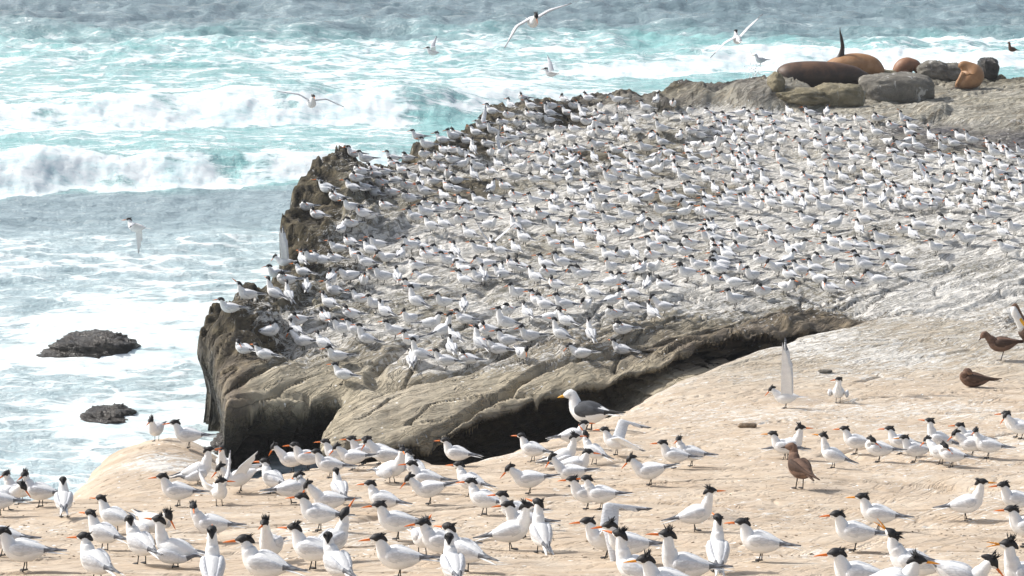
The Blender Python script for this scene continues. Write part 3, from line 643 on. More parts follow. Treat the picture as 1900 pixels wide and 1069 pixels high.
# ------------------------------------------------------------------ the near terns, one by one: foot x, foot y, yaw, pose, options
NEAR = [
 (291,815,-95,'n',dict(ruff=.9)),(350,832,178,'n',{}),(368,898,15,'u',dict(wings='droop',ruff=.2,open_bill=True)),(416,886,-92,'u',dict(ruff=.3)),(407,938,-55,'t',dict(ruff=.8,wl=.62,wings=((60,75,20,60),(10,30,60,80)))),
 (446,913,200,'d',dict(tailup=-14,wl=.62,wings=((56,40,66,84),(30,0,70,85)))),(331,940,180,'n',{}),(75,941,178,'t',dict(hyaw=10,ruff=.5)),(120,961,112,'n',{}),(12,947,-12,'d',dict(ruff=.5)),
 (38,932,178,'t',{}),(-2,958,180,'n',{}),(213,990,150,'n',{}),(285,1002,-38,'d',dict(ruff=.8,wings='droop')),(325,1054,172,'u',dict(ruff=.75,wings='droop',tailup=-8)),
 (393,1005,174,'t',dict(hyaw=30,ruff=.4)),(194,1023,160,'n',{}),(263,1047,138,'n',dict(hyaw=-20)),(46,1060,180,'n',{}),(5,1033,176,'n',{}),(180,1082,148,'n',dict(hyaw=30)),
 (396,1098,98,'u',{}),(505,1046,-95,'u',dict(ruff=1.0)),(492,1090,158,'n',dict(hyaw=20)),(580,1057,170,'n',dict(ruff=.5)),(617,1042,62,'b',{}),(628,1088,132,'n',dict(hyaw=-25)),
 (740,1073,180,'n',{}),(737,1002,180,'n',{}),(784,1031,-62,'b',dict(ruff=.6)),(820,1042,178,'n',dict(hyaw=15)),(841,1092,112,'n',dict(hyaw=-10)),(862,1062,150,'n',{}),
 (542,877,180,'h',{}),(571,868,180,'n',{}),(507,916,146,'n',dict(hyaw=30)),(541,935,32,'p',{}),(626,866,180,'n',{}),(656,872,180,'d',{}),(676,856,178,'n',{}),
 (704,862,180,'n',{}),(716,869,172,'h',{}),(728,896,-22,'u',dict(ruff=.6,hyaw=-40,wings='droop')),(771,893,138,'n',dict(hyaw=10)),(612,888,174,'n',{}),(631,936,112,'n',{}),(612,957,182,'h',dict(ruff=.3)),
 (592,986,180,'n',{}),(791,916,176,'n',{}),(797,936,180,'d',dict(tailup=-6)),(712,956,158,'n',dict(hyaw=15)),(873,921,150,'n',dict(hyaw=20)),(848,853,178,'n',{}),(988,857,168,'n',{}),(982,917,180,'d',{}),
 (1045,870,12,'u',dict(ruff=.9,wings='droop')),(1066,888,2,'n',{}),(1102,862,148,'b',{}),(1062,832,12,'n',{}),(1143,845,176,'n',dict(wings=((22,-14,40,72),(60,-14,25,78)))),
 (1252,870,180,'n',{}),(1282,866,176,'t',{}),(1206,901,180,'d',dict(tailup=-8,ruff=.4)),(1089,946,180,'n',dict(ruff=.3)),(1060,903,180,'h',dict(tailup=-8)),(1115,946,180,'n',dict(tailup=-8)),
 (898,956,148,'n',dict(hyaw=20)),(960,978,178,'n',dict(tailup=-6)),(973,999,180,'n',dict(ruff=.3)),(948,1021,3,'u',dict(ruff=.7)),(1004,1027,108,'u',dict(ruff=.4,hyaw=30)),
 (1124,1037,178,'n',dict(wings=((30,-62,10,30),(68,-10,22,80)))),(1166,1046,180,'n',dict(ruff=.7)),(1178,1098,158,'u',dict(ruff=.7)),(1272,1092,178,'u',dict(ruff=1.0,tailup=-10)),(1238,1122,180,'n',dict(ruff=.8,bill='billy')),
 (1290,986,4,'u',dict(ruff=.9)),(1331,1063,102,'u',dict(hyaw=15)),(1410,1042,178,'n',{}),(1585,1023,180,'n',{}),(1628,986,180,'n',dict(bill='billy',ruff=.3)),
 (1792,965,2,'u',dict(ruff=.4,bill='billy')),(1886,956,178,'n',dict(ruff=.4)),(1906,1012,170,'n',{}),(1692,1088,166,'b',dict(neckx=.005,ruff=.6,bill='billy',open_bill=True)),(1592,1112,178,'n',{}),
 (1655,1124,2,'n',dict(ruff=.8,bill='billy')),(1775,1112,2,'d',dict(ruff=.9,tailup=-16)),(1902,1112,180,'u',dict(ruff=.9,bill='billy',open_bill=True)),
 (1545,869,160,'u',dict(ruff=.9,bill='billy')),(1588,843,174,'n',{}),(1630,858,178,'p',{}),(1698,857,180,'n',dict(bill='billy')),(1742,838,178,'u',dict(ruff=.4)),(1671,843,172,'n',{}),
 (1745,862,150,'d',{}),(1765,868,158,'p',{}),(1801,835,176,'n',{}),(1803,848,178,'d',{}),(1832,851,170,'t',{}),(1886,812,180,'n',{}),(1895,815,184,'h',{}),(1455,853,175,'n',dict(bill='billy')),
 (1463,852,3,'u',dict(ruff=.9)),(1555,747,-98,'u',dict(wings='droop',hyaw=-50,ruff=.1)),(1457,758,182,'d',dict(wl=1.28,wings=((80,86,0,4),(84,82,4,10)))),
]
# ------------------------------------------------------------------ the colony: crop origins and foot points read off the photograph
CODES = {'L': 180, 'l': 150, 'A': 112, 'R': 4, 'T': -88}
CROPS = [
 (400, 500, "600,110Ln 870,100Ln 710,190Lp 905,260An 590,320Lu 730,340Au 325,340Lb 150,470ln 1150,170Ap 1335,140Ld 1180,290Ln 1470,190Tn 1440,370An 1130,420Ln 1590,420Ln 820,590Lp 1090,560Ap 1345,520Lp 535,700Rp 1265,670Ln 1400,690Ln 1500,770Lu 800,700ln 870,800Lh 1075,820ln 285,880Lp 490,930ln 1215,950ln 1270,1130Ln"),
 (700, 500, "65,145Ln 200,160An 475,165Ld 350,255Ln 390,400Lu 670,400Ln 860,440ln 870,190Ln 1030,165Ln 1240,120Ln 1385,310Ln 1570,160Ln 80,500ln 330,570Tn 175,690Ln 1300,490Lp 1280,610Lu 1490,520An 1600,400Ln 530,620Rn 650,690Ru 870,575Ln 770,760ln 1020,820Au 1100,690Lp 1520,750Ln 1290,790ln 1200,880Ln 1430,920Td 335,790Ln 430,930Lu 345,1000An 740,880An 680,1000ln 900,980lp"),
 (1000, 500, "90,110Lp 425,125Ld 170,225Lp 710,210Rn 790,200Ln 1070,230An 1245,240Lp 1475,110Ln 540,320ln 470,430Td 60,430Ln 255,430ln 725,390Rn 920,320Ln 930,460Ln 1130,520An 1240,450Lh 745,525Lp 110,560Rn 270,600ln 215,725Lu 515,725Au 830,680Lp 420,920ld 820,880Ln"),
 (1300, 400, "120,200An 420,170ln 80,260Ln 320,245Td 400,300Ln 560,185Ln 620,200Lp 740,305Ln 915,215Lp 740,350Lp 380,400Lp 160,420Lp 270,470An 210,560Ld 400,610Tn 515,670Ln 600,510Lp 770,590Ld 860,520Rn 900,430An 960,390Rn 1000,620ln 1320,330Ln 1440,370Ln 1060,115Ln 1160,210Ap 1330,150Rn 1570,210An 1300,430Ln 1400,600Ln 1170,505Lp 1140,600ln 1180,710Ld 1280,800Lp 1510,770Lp 880,665Lp 840,790Tn 615,830Lp 340,910ln 330,745Ld 115,720Ln 200,600Ln 1590,380Ln 1590,520Ln"),
 (1600, 400, "20,115Ln 400,210Lp 500,260ln 560,170Ln 820,130Lp 780,250Tp 1150,95Lp 1290,70Ln 1510,190Ln 1110,195Lp 1040,300Ld 190,290Ln 150,400Ln 245,490Ln 730,385Ln 1430,400Ln 1390,240An 350,605Ld 400,520Ln 150,720Ld 20,570Ln"),
 (450, 340, "640,300Lp 745,390lp 830,110Ln 940,210An 1080,300Ln 1100,115Ln 1220,110Ln 1310,160An 1490,150Ln 1080,470Lp 980,530ld 1200,370Lp 1250,390An 1420,290Lp 1070,660Lp 950,720Ln 1130,790An 1270,735An 1350,680Ln 1440,810Ld 1570,780An 1230,860An 920,820Lp 700,820Ln 790,835Ln 600,840ln"),
 (750, 340, "60,220Ln 200,140Ln 440,110Ln 400,200Ld 240,290Lp 440,290Lp 350,330Lp 860,120Rn 1000,100Lp 740,240An 900,220Lp 1110,190Lp 1030,280Lp 590,270An 690,340Ld 560,430Lp 110,400Ln 220,360Ln 270,490ln 400,480ln 770,390Ln 840,480Rn 650,580Ln 1130,350Lp 1270,360Td 1300,240Ln 1400,175Lp 1490,220Lp 1490,330Ln 1370,390Lp 1490,480Ln 1110,510Au 1200,480Ln 1190,620Ln 1500,680Ln 1560,560An 750,730Ln 950,740ln 1110,725ln 70,690Ln 190,710An 370,780Ln 230,790Lp 510,770An 440,840Ln 530,860An 130,890Lp 820,880Ld 600,940Ld 780,1000An 960,960An 1160,910Lp 1080,890Lp 1410,890ln 1570,860Ln"),
 (1050, 340, "60,160An 190,150Rn 380,130Ln 240,120Ln 350,210Ln 60,290Lp 220,260Ln 250,320An 420,300Lp 170,380Ln 430,430Ln 580,220Ln 700,140Ln 680,260An 810,210Rn 960,170An 940,330Ln 1000,230Ln 600,390Ln 150,460Ld 230,560An 290,560An 350,640An 530,570Lp 620,560Rn 740,450An 850,490Lp 980,540Ap 1140,500Ln 1170,350Rn 1220,290Ld 1130,220Ln 1230,160An 1270,120Ln 1320,350Tn 1430,370Ln 1430,290Ln 1410,220An 1480,130An 1580,280Ln 1460,510An 1420,610Ln 1500,700Lp 1490,630Ln 1590,750An 140,710Ld 30,750Ln 580,780Ld 430,800Ln 680,780An 700,920Tn 740,930Rn 860,790Lp 880,700Ln 960,640Ln 1050,745Ln 1230,670Lp 1180,750Lp 1200,970Ln 1320,890Ln 1540,850Ln 1450,1040ln 1520,930Ln 160,975Lp 450,900Ln 860,910Rn"),
 (550, 200, "580,520Ln 690,570Ln 850,500Ln 820,480An 960,560Ln 1040,490An 1110,560Lp 1210,345Ln 1260,340Lp 1300,430Ln 1270,520Lp 1540,215Ln 1450,380Ln 1460,480Lp 1560,340Ln 1560,480Lp 1550,575Lp 1350,610Lp 1410,545Lp 1440,655Lp 970,620Lp 1050,680Ln 640,700Lp 760,680Lp 880,700Lp 780,730Lp 600,765Lp 980,785Lp 850,810Lp 1170,750Ln 1100,835Lp 1280,690Ln 1510,730Tn 1360,790Lp 1590,780Lp 290,870Lp 560,865Ln 680,860Ln 780,905An 950,905Lp 1280,895Ln 1230,830An 1110,950Lp 1580,875Ln 400,965Lp"),
 (800, 130, "820,215Ln 1150,215Ln 400,460Ln 215,575Ln 920,330Lp 1190,415Lp 1420,410Lp 980,495Lp 1060,510Lp 1350,480Ln 710,580Lp 860,580Lp 1000,620Lp 1280,640Lp 1420,645Lp 1540,570Lp 250,700Lp 350,760Lp 560,790Lp 700,750Lp 810,740Ln 900,700Lp 950,780Lp 1190,750Lp 1120,810Ap 1350,860Lp 1470,850Lp 880,870Ln 820,935Ap 670,1000An"),
]
rnd = random.Random(42)
mid = []
for ox, oy, s in CROPS:
    for tk in s.split():
        xy, code = tk[:-2], tk[-2:]; cx_, cy_ = xy.split(',')
        mid.append((ox + float(cx_) / 5.347, oy + float(cy_) / 5.347, code[0], code[1]))
def inpoly(P, x, y): return bool(poly_sd(P, np.array([x]), np.array([y]))[0] > 0)
FILL = [(905,205),(960,200),(1095,182),(1160,196),(1240,196),(1335,222),(1500,214),(1700,232),(1905,292),(1905,400),(1345,400),(1345,345),(860,345),(850,262)]
tries = 0
while tries < 30000:
    tries += 1; x, y = rnd.uniform(850, 1905), rnd.uniform(185, 402)
    if not inpoly(FILL, x, y) or (x > 1700 and y < 262 + rnd.random() * 40) or (x > 1560 and y < 245 and rnd.random() < .6): continue
    if x < 1345 and 195 < y < 250 and rnd.random() < .55: continue
    k = 1.02 + .75 * fbm(np.array([x / 130.]), np.array([y / 60.]), 2, 9)[0]
    mx, my = 27 * k, 12.5 * k
    if all(((x - a[0]) / mx) ** 2 + ((y - a[1]) / my) ** 2 > 1 for a in mid):
        mid.append((x, y, rnd.choice("LLLLLllllAAART"), rnd.choice("nnnnnpppdub")))
print("colony", len(mid))

# ------------------------------------------------------------------ labels that single each tern out
def face_word(yaw):
    y = (yaw + 180) % 360 - 180
    if abs(y) > 165: return "facing left"
    if abs(y) < 40: return "facing right"
    if 122 < y <= 165: return "angled away left"
    if 40 <= y <= 122: return "seen from behind"
    if -122 <= y <= -40: return "facing the viewer"
    return "facing left"
POSEW = {'n': "bill level", 'u': "neck stretched up", 'd': "head lowered", 'b': "bill raised", 'p': "head tucked back", 't': "head turned aside", 'h': "bill pointing down"}
ORD = ["first", "second", "third", "fourth", "fifth", "sixth", "seventh", "eighth", "ninth", "tenth", "eleventh", "twelfth"]
def label_all(items):
    """items: (object, look, place, px); equal phrases get an order counted from the left"""
    d = {}
    for it in items: d.setdefault((it[1], it[2]), []).append(it)
    for (look, place), L in d.items():
        L.sort(key=lambda q: q[3])
        for i, it in enumerate(L):
            if len(L) == 1: s = f"{look} {place}"
            elif i == 0: s = f"{look} {place}, leftmost"
            elif i == len(L) - 1: s = f"{look} {place}, rightmost"
            else: s = f"{look} {place}, {ORD[i]} from left"
            it[0]['label'] = s
def near_place(x, y):
    if x < 460 and y < 905: return "on the pale dome rock"
    if x < 420 and y < 960: return "before the dome rock"
    if 1420 < x < 1480 and y < 870: return "behind the brown gull"
    if y < 780: return "on bare rock slope"
    if y < 900 and x < 800: return "at the dark gully rim"
    if y < 900 and x < 1150: return "below the slate-backed gull"
    if y < 910 and x < 1400: return "right of slate-backed gull"
    if y < 880 and x >= 1500: return "in upper right cluster"
    if x < 250: return "in lower left corner"
    if x < 520: return "in front left group"
    if x < 720: return "left of the middle"
    if x < 900: return "in front middle group"
    if x < 1200: return "right of the middle"
    if x < 1500: return "below the brown gull"
    return "in lower right corner"
def mid_place(x, y):
    c = ["by shelf's seaward edge", "left of shelf centre", "at shelf centre", "right of shelf centre", "by shelf's right end"][min(4, max(0, int((x - 400) / 290)))]
    r = "back rows" if y < 330 else "middle rows" if y < 430 else "front rows" if y < 530 else "front edge"
    return r + " " + c
items = []
P3, ok = ground([b[0] for b in NEAR], [b[1] for b in NEAR])
py_n = [float(b[1]) for b in NEAR]
for _ in range(10):                                               # a foot that would miss the rim steps down onto it
    miss = [i for i, b in enumerate(NEAR) if b[0] < 1060 and P3[i][1] > 19.3]
    if not miss: break
    for i in miss: py_n[i] += 3
    Pm, _k = ground([NEAR[i][0] for i in miss], [py_n[i] for i in miss])
    for i, q in zip(miss, Pm): P3[i] = q
print("still off the rim", miss)
for i, (b, p) in enumerate(zip(NEAR, P3)):
    x, y, yaw, pose, o = b; o = dict(o); wg = o.get('wings', 'fold')
    if y < 1075 or x < 1940:
        parts, s = bird_meshes('tern', pose, lod=0, seed=i, **o)
        ob = build_bird(parts, s * rnd.uniform(.97, 1.04), "tern", (p[0], p[1], p[2] - .003), yaw + rnd.uniform(-16, 3))
        crest = "spiky-crested " if o.get('ruff', .2) >= .7 else "sleek-headed " if o.get('ruff', .2) < .35 else ""
        look = f"{crest}tern {face_word(yaw)}, " + (POSEW[pose] if not isinstance(wg, tuple) else "wings spread") + ","
        if wg == 'droop': look = look.replace("tern", "drooping-winged tern")
        ob['category'] = "tern"; ob['group'] = "terns standing on the tan foreground rock"; items.append((ob, look, near_place(x, y), x))
label_all(items)

# mid birds: a dozen body shapes, copied
VAR = {}
for pose in 'nudbph':
    VAR[pose] = [bird_meshes('tern', pose, lod=1, seed=100 + ord(pose) * 5 + j, ruff=[.15, .5, .2][j % 3], hyaw=[0, 18, -22][j % 3] if pose != 'p' else [0, 20, -40][j % 3]) for j in range(3)]
PM, okm = ground([b[0] for b in mid], [b[1] for b in mid])
order = sorted(range(len(mid)), key=lambda i: PM[i][1])
order = [i for i in order if okm[i]]
N_IND = 292 - len(items)
items = []; proto = {}
def copy_bird(src, loc, rot, s):
    c = src.copy(); C.objects.link(c); c.location = loc; c.rotation_euler = rot; c.scale = (s, s, s)
    for ch in src.children:
        d = ch.copy(); C.objects.link(d); d.parent = c
    return c
far_list = []
for n_, i in enumerate(order):
    x, y, code, pose = mid[i]; p = PM[i]; yaw = CODES[code] + rnd.gauss(-12 if code == 'L' else 0, 27); v = rnd.randrange(3); sc = rnd.uniform(1.08, 1.20)
    e = .12; gx_ = float(H_all([p[0] + e], [p[1]])[0] - H_all([p[0] - e], [p[1]])[0]) / (2 * e)
    loc = (p[0], p[1], p[2] - .012)
    if n_ >= N_IND: far_list.append((loc, yaw, pose, v, sc)); continue
    key = (pose, v); rot = (0, 0, math.radians(yaw))
    if key not in proto:
        parts, s = VAR[pose][v]; o = build_bird(parts, sc, "tern", loc, yaw); proto[key] = o
    else: o = copy_bird(proto[key], loc, rot, sc)
    o['category'] = "tern"; o['group'] = "terns crowded on the grey rock shelf"
    items.append((o, f"small tern {face_word(CODES[code])}, {POSEW[pose]},", mid_place(x, y), x))
label_all(items)
print("individual shelf terns", len(items), "far", len(far_list))
# the rest of the colony, too many and too far: one mass
def arr(me):
    v = np.empty(len(me.vertices) * 3); me.vertices.foreach_get('co', v); v = v.reshape(-1, 3); return v, [tuple(p.vertices) for p in me.polygons], [p.material_index for p in me.polygons], [m for m in me.materials]
slots = [M['white'], M['grey'], M['dark'], M['black'], M['bill'], M['leg']]
cache = {}
for pose in 'nudbph':
    for v in range(3):
        parts, s = VAR[pose][v]; vs, fs, ms = [], [], []; o = 0
        for k_, mm in parts.items():
            for me in mm:
                a, f, mi, mt = arr(me); vs.append(a); fs += [tuple(q + o for q in t) for t in f]; ms += [slots.index(mt[j]) for j in mi]; o += len(a)
        cache[(pose, v)] = (np.vstack(vs), fs, ms)
VV, FF, MM, o = [], [], [], 0
for loc, yaw, pose, v, sc in far_list:
    a, f, m_ = cache[(pose, v)]; c_, s_ = math.cos(math.radians(yaw)) * sc, math.sin(math.radians(yaw)) * sc
    b = np.stack([a[:, 0] * c_ - a[:, 1] * s_, a[:, 0] * s_ + a[:, 1] * c_, a[:, 2] * sc], 1) + np.array(loc); VV.append(b); FF += [tuple(q + o for q in t) for t in f]; MM += m_; o += len(a)
me = bpy.data.meshes.new("tern_flock"); me.from_pydata(np.vstack(VV).tolist(), [], FF)
for m_ in slots: me.materials.append(m_)
me.polygons.foreach_set('material_index', MM); me.polygons.foreach_set('use_smooth', [True] * len(FF)); me.update()
fl = mk("tern_flock", me); fl['kind'] = 'stuff'; tag(fl, "dense mass of small terns at the back of the rock shelf", "terns")

# ------------------------------------------------------------------ terns with raised wings among the colony, and terns on the wing
def special(px, py, kind, yaw, pose, wings, label, d=None, tilt=(0, 0), group=None, sit=False, name="tern", s=1.0, **o):
    if d is None:
        q, _ = ground([px], [py]); loc = tuple(q[0])
    else: loc = tuple(at_d(px, py, d))
    parts, s0 = bird_meshes(kind, pose, lod=0, seed=int(px), wings=wings, sit=sit, **o)
    if d is not None and not sit: parts.pop('leg', None)
    ob = build_bird(parts, s0 * s, name, loc, yaw, tilt); tag(ob, label, name.replace('_', ' '), group); return ob
GW = "terns raising their wings among the colony"
special(528, 500, 'tern', 176, 'd', ((80, 88, 0, 4), (84, 80, 4, 10)), "tern on the shelf's seaward tip with both wings raised straight up", group=GW, wl=1.15)
special(912, 468, 'tern', 95, 'n', ((52, 62, 0, 20), (40, 40, -5, 20)), "tern at shelf centre seen from behind holding its wings in a V", group=GW)
special(893, 245, 'tern', 165, 'n', ((40, 15, -10, 30), (62, 66, 20, 25)), "tern lifting one wing steeply beside the mossy far rocks", group=GW)
special(930, 292, 'tern', 60, 'n', ((76, 95, 10, 5), (35, 20, 0, 30)), "wing-raising tern just below another, left rear of the colony", group=GW)
special(1068, 318, 'tern', 30, 'n', ((20, 0, -10, 10), (25, 5, 10, 30)), "tern with broad grey wings spread level over the rear left crowd", group=GW)
special(1530, 282, 'tern', 150, 'n', ((66, 82, 0, 8), (30, 12, 20, 40)), "tern with a white wing upright in the rear right crowd", group=GW)
special(1722, 348, 'tern', 20, 'n', ((55, 48, 20, 35), (28, 14, 20, 30)), "tern slanting a long pale wing at the right end of the colony", group=GW)
GF = "terns in flight over the water"
special(988, 60, 'tern', -75, 'd', ((30, 16, 0, 5), (-26, -58, 0, 5)), "large white tern banking over the surf with long bent wings", d=22, group=GF)
special(803, 108, 'tern', 182, 'n', ((35, 10, 0, 20), (50, 30, 0, 30)), "small white tern flying left over foam, wings bowed", d=42, group=GF)
special(1022, 148, 'tern', 172, 'n', ((10, 0, 20, 45), (45, 38, -20, -10)), "thin-winged tern gliding low above the far shelf rocks", d=40, group=GF)
special(578, 208, 'tern', -70, 'n', ((2, -26, 0, 10), (32, 10, 0, 10)), "tern gliding head-on with long thin wings before the breaker", d=26, group=GF)
special(252, 438, 'tern', 172, 'n', ((8, -10, 0, 20), (-55, -75, 0, 10)), "lone white tern flying left over the foam-laced cove", d=27, tilt=(10, 0), group=GF)
special(1368, 90, 'tern', 98, 'n', ((-28, -46, 0, 10), (48, 42, 0, 10)), "tern soaring away on wide white wings by the splash", d=27, group=GF)
special(1240, -14, 'tern', 90, 'n', ((-30, -58, 0, 10), (-30, -58, 0, 10)), "tern at the top edge with only its lowered wings showing", d=34, group=GF)
special(1372, -8, 'tern', 100, 'n', ((30, 20, 0, 10), (20, 10, 0, 10)), "tern at the top edge showing one slim wing tip", d=34, tilt=(0, 0), group=GF)
special(1878, 96, 'brown', 200, 'u', 'fold', "black seabird with hooked neck in front of the surf at far right", d=46, name="cormorant", s=.8, sit=True)

# ------------------------------------------------------------------ gulls
special(1092, 800, 'gull', 150, 's', 'fold', "white-headed gull with slate back resting above the dark gully", name="gull", s=1.22, hyaw=25, tailup=-4)
special(1411, 121, 'palegull', 190, 'n', 'fold', "white gull standing on the far rock's edge beside the splash", name="gull", s=.9)
GB = "brown gulls on the rock"
special(1483, 908, 'brown', 112, 'n', 'fold', "brown gull standing among white terns, seen from behind", name="gull", group=GB, hyaw=55, s=1.02)
special(1858, 668, 'brown', 178, 'd', 'fold', "brown gull standing on one leg near the right edge", name="gull", group=GB, s=1.22, legs=1)
special(1806, 718, 'brown', 180, 'p', 'fold', "dark brown gull lying on the rock with its head tucked back", name="gull", group=GB, s=1.14, sit=True)
# big seabird cut by the right edge: white neck bent over, dark body
q, _ = ground([1899], [672]); q = q[0]
mb = MB(); Y = V3(0, 1, 0)
loft(mb, [[.42, 0, .30, .02, .02], [.34, 0, .30, .08, .07], [.20, 0, .30, .15, .13], [.06, 0, .33, .13, .12], [-.04, 0, .38, .07, .07]], Y, 3, 12)
sb = mb.mesh("seabird_body", [M['browndk']]); ob = mk("seabird", sb); ob.location = tuple(q); tag(ob, "large dark seabird with a bent white neck, cut off by the right edge", "seabird")
mb = MB(); loft(mb, [[-.02, 0, .37, .055, .055], [-.075, 0, .47, .05, .045], [-.125, 0, .56, .048, .042], [-.135, 0, .61, .038, .035], [-.125, 0, .635, .015, .015]], Y, 3, 10); mk("neck", mb.mesh("neck", [M['white']]), ob)
mb = MB(); loft(mb, [[0.01, 0, .41, .012, .014], [-.035, 0, .50, .018, .016], [-.085, 0, .59, .022, .016], [-.12, 0, .645, .030, .018], [-.15, 0, .635, .014, .014], [-.158, 0, .60, .004, .005]], Y, 3, 8); mk("nape_stripe", mb.mesh("nape_stripe", [M['brown']]), ob)
mb = MB(); loft(mb, [[-.075, -.03, .50, .022, .02], [-.02, -.05, .43, .018, .016], [.06, -.07, .36, .008, .008], [.08, -.07, .345, .002, .002]], Y, 3, 8); mk("bill", mb.mesh("bill", [M['yellow']]), ob)
for sy in (.05, -.05):
    mb = MB(); loft(mb, [[.18, sy, .22, .018, .018], [.18, sy, .01, .012, .012]], V3(0, 1, 0), 1, 6); mb.add([(.17, sy, .0), (.08, sy - .04, 0), (.08, sy + .04, 0), (.17, sy, .02)], [(0, 1, 2), (0, 3, 1), (0, 2, 3), (1, 3, 2)]); mk("leg", mb.mesh("leg", [M['gleg']]), ob)

# ------------------------------------------------------------------ boulders and small stones
def stone_mat(name, c1, c2, streak=0.0, gloss=.9, bs=.8):
    m, n, p = mat(name); g = NG(n); P = g.pos(); nz = g.noise(P, 3.0, 6, .65); col = g.mix(g.ramp(nz, .35, .68), c1, c2)
    if streak:
        s_ = g.noise(g.map(P, (3.2, 3.2, .45)), 1.9, 5, .6, .5); col = g.mix(g.math('MULTIPLY', g.ramp(s_, .60, .66), streak), col, (.62, .61, .58))
    g.L(col, p.inputs['Base Color']); p.inputs['Roughness'].default_value = gloss
    h = g.math('ADD', g.noise(P, 7, 6, .7), g.math('MULTIPLY', g.noise(P, 40, 4, .7), .3)); g.L(g.bump(h, min(1, bs * 1.2), .08), p.inputs['Normal']); return m
MS_GREY = stone_mat("grey_boulder", (.15, .14, .12), (.25, .235, .20), .8); MS_OLV = stone_mat("olive_boulder", (.19, .165, .10), (.32, .28, .19), .3)
MS_WET = stone_mat("wet_black_rock", (.018, .016, .014), (.075, .065, .055), 0, .24, 1.0); MS_TAN = stone_mat("tan_stone", (.20, .15, .10), (.33, .25, .17))
def boulder(name, px, py, wpx, hm, dm, m, label, z=None, seed=0, rough=.18, bumpy=0.0, sink=.3, power=2.6, cat="rock", group=None, yaw=0):
    """px, py: foot centre in the photo; wpx: width in photo pixels; hm, dm: height and depth in metres"""
    if z is None: g3, _ = ground([px], [py]); c = g3[0]
    else: c = at_z(px, py, z)
    dep = proj(c)[2]; W = wpx / FPX * dep
    nu, nv = 64, 34; v = []
    for j in range(nv + 1):
        th = math.pi * j / nv
        for i in range(nu):
            ph = 2 * math.pi * i / nu; a = V3(math.cos(ph) * math.sin(th), math.sin(ph) * math.sin(th), math.cos(th))
            v.append(np.sign(a) * np.abs(a) ** (2 / power))
    v = np.array(v); nn = v
    a = rough * fbm(nn[:, 0] * 1.3 + seed * 3.1, nn[:, 1] * 1.3 + nn[:, 2] * 1.7, 3, seed) + rough * .6 * fbm(nn[:, 0] * 4 + nn[:, 2] * 4, nn[:, 1] * 4 + seed, 5, seed + 5, .6)
    a = a + rough * .55 * (ridged(nn[:, 0] * 1.6 + seed, nn[:, 1] * 1.6 + nn[:, 2] * 2.1, 4, seed + 20) - .6)
    if bumpy: a = a + bumpy * np.clip(noise(nn[:, 0] * 16 + seed, nn[:, 1] * 16 + nn[:, 2] * 12, seed + 9), 0, 1) * (nn[:, 2] > -.1)
    v = v * (1 + a)[:, None] * np.array([W / 2, dm / 2, hm * (1 + sink) / 2]); v[:, 2] += hm - hm * (1 + sink) / 2
    f = []
    for j in range(nv):
        for i in range(nu): f.append((j * nu + i, (j + 1) * nu + i, (j + 1) * nu + (i + 1) % nu, j * nu + (i + 1) % nu))
    mb = MB(); mb.add(v, f); o = mk(name, mb.mesh(name, [m])); o.location = (c[0], c[1] + dm * .35, c[2]); o.rotation_euler = (0, 0, math.radians(yaw)); tag(o, label, cat, group); return o
boulder("boulder", 1668, 187, 142, .50, 1.0, MS_GREY, "big rounded grey boulder streaked white, under the hunched sea lion", seed=2, power=3.0, rough=.14)
boulder("boulder", 1560, 197, 96, .40, .8, MS_OLV, "wedge-shaped olive grey block left of the streaked boulder", seed=3, power=2.8, rough=.14)
boulder("boulder", 1492, 192, 100, .26, .8, MS_OLV, "low knobbly olive rock in front of the long dark sea lion", seed=4, power=2.3, rough=.25)
boulder("boulder", 1442, 170, 34, .34, .6, MS_OLV, "upright olive rock against the dark sea lion's left end", seed=5, power=2.2)
boulder("boulder", 1735, 146, 58, .36, .6, MS_GREY, "round grey boulder between the two golden sea lions", seed=6, power=2.3)
boulder("boulder", 1768, 148, 52, .34, .6, MS_GREY, "smaller lumpy boulder touching the curled sea lion", seed=7, power=2.2)
boulder("boulder", 1836, 140, 36, .36, .5, MS_WET, "dark angular boulder right of the curled sea lion", seed=8, power=3.4, rough=.12)
boulder("boulder", 1640, 148, 60, .18, .7, MS_OLV, "flat pale rock between sea lions at the water's edge", seed=9, power=2.6)
boulder("sea_rock", 168, 664, 160, .25, .9, MS_WET, "larger black mussel-covered rock standing in the foamy cove", z=-.02, seed=10, power=2.2, rough=.2, bumpy=.16, sink=.9, cat="sea rock")
boulder("sea_rock", 110, 668, 110, .09, .6, MS_WET, "low smooth ledge at the foot of the larger black rock", z=-.02, seed=14, power=2.2, rough=.2, sink=2.0, cat="sea rock")
boulder("sea_rock", 196, 786, 108, .12, .7, MS_WET, "smaller black rock awash beyond the dome rock", z=-.02, seed=11, power=2.0, rough=.25, bumpy=.16, sink=1.4, cat="sea rock")
boulder("boulder", 452, 866, 84, .34, .8, MS_WET, "smooth dark boulder wedged at the gully mouth", z=0.0, seed=12, power=3.0, rough=.22)
boulder("boulder", 418, 842, 60, .16, .6, MS_WET, "low soaked boulder at the foot of the shelf", z=0.0, seed=15, power=2.3, rough=.24)
boulder("stone", 1387, 794, 34, .035, .06, MS_TAN, "short flat brown stone lying on the bare tan slope", seed=13, power=3, rough=.15, cat="stone")
boulder("stone", 1532, 692, 26, .03, .07, MS_GREY, "small grey stone beside the tern with open wings", seed=16, power=2.5, rough=.15, cat="stone")
boulder("kelp", 1850, 276, 42, .07, .25, simple("kelp", (.13, .05, .02), .6, .3, .5, 20, .8), "clump of rust-brown kelp on the grey rock", seed=17, power=2.0, rough=.5, bumpy=.4, cat="kelp")

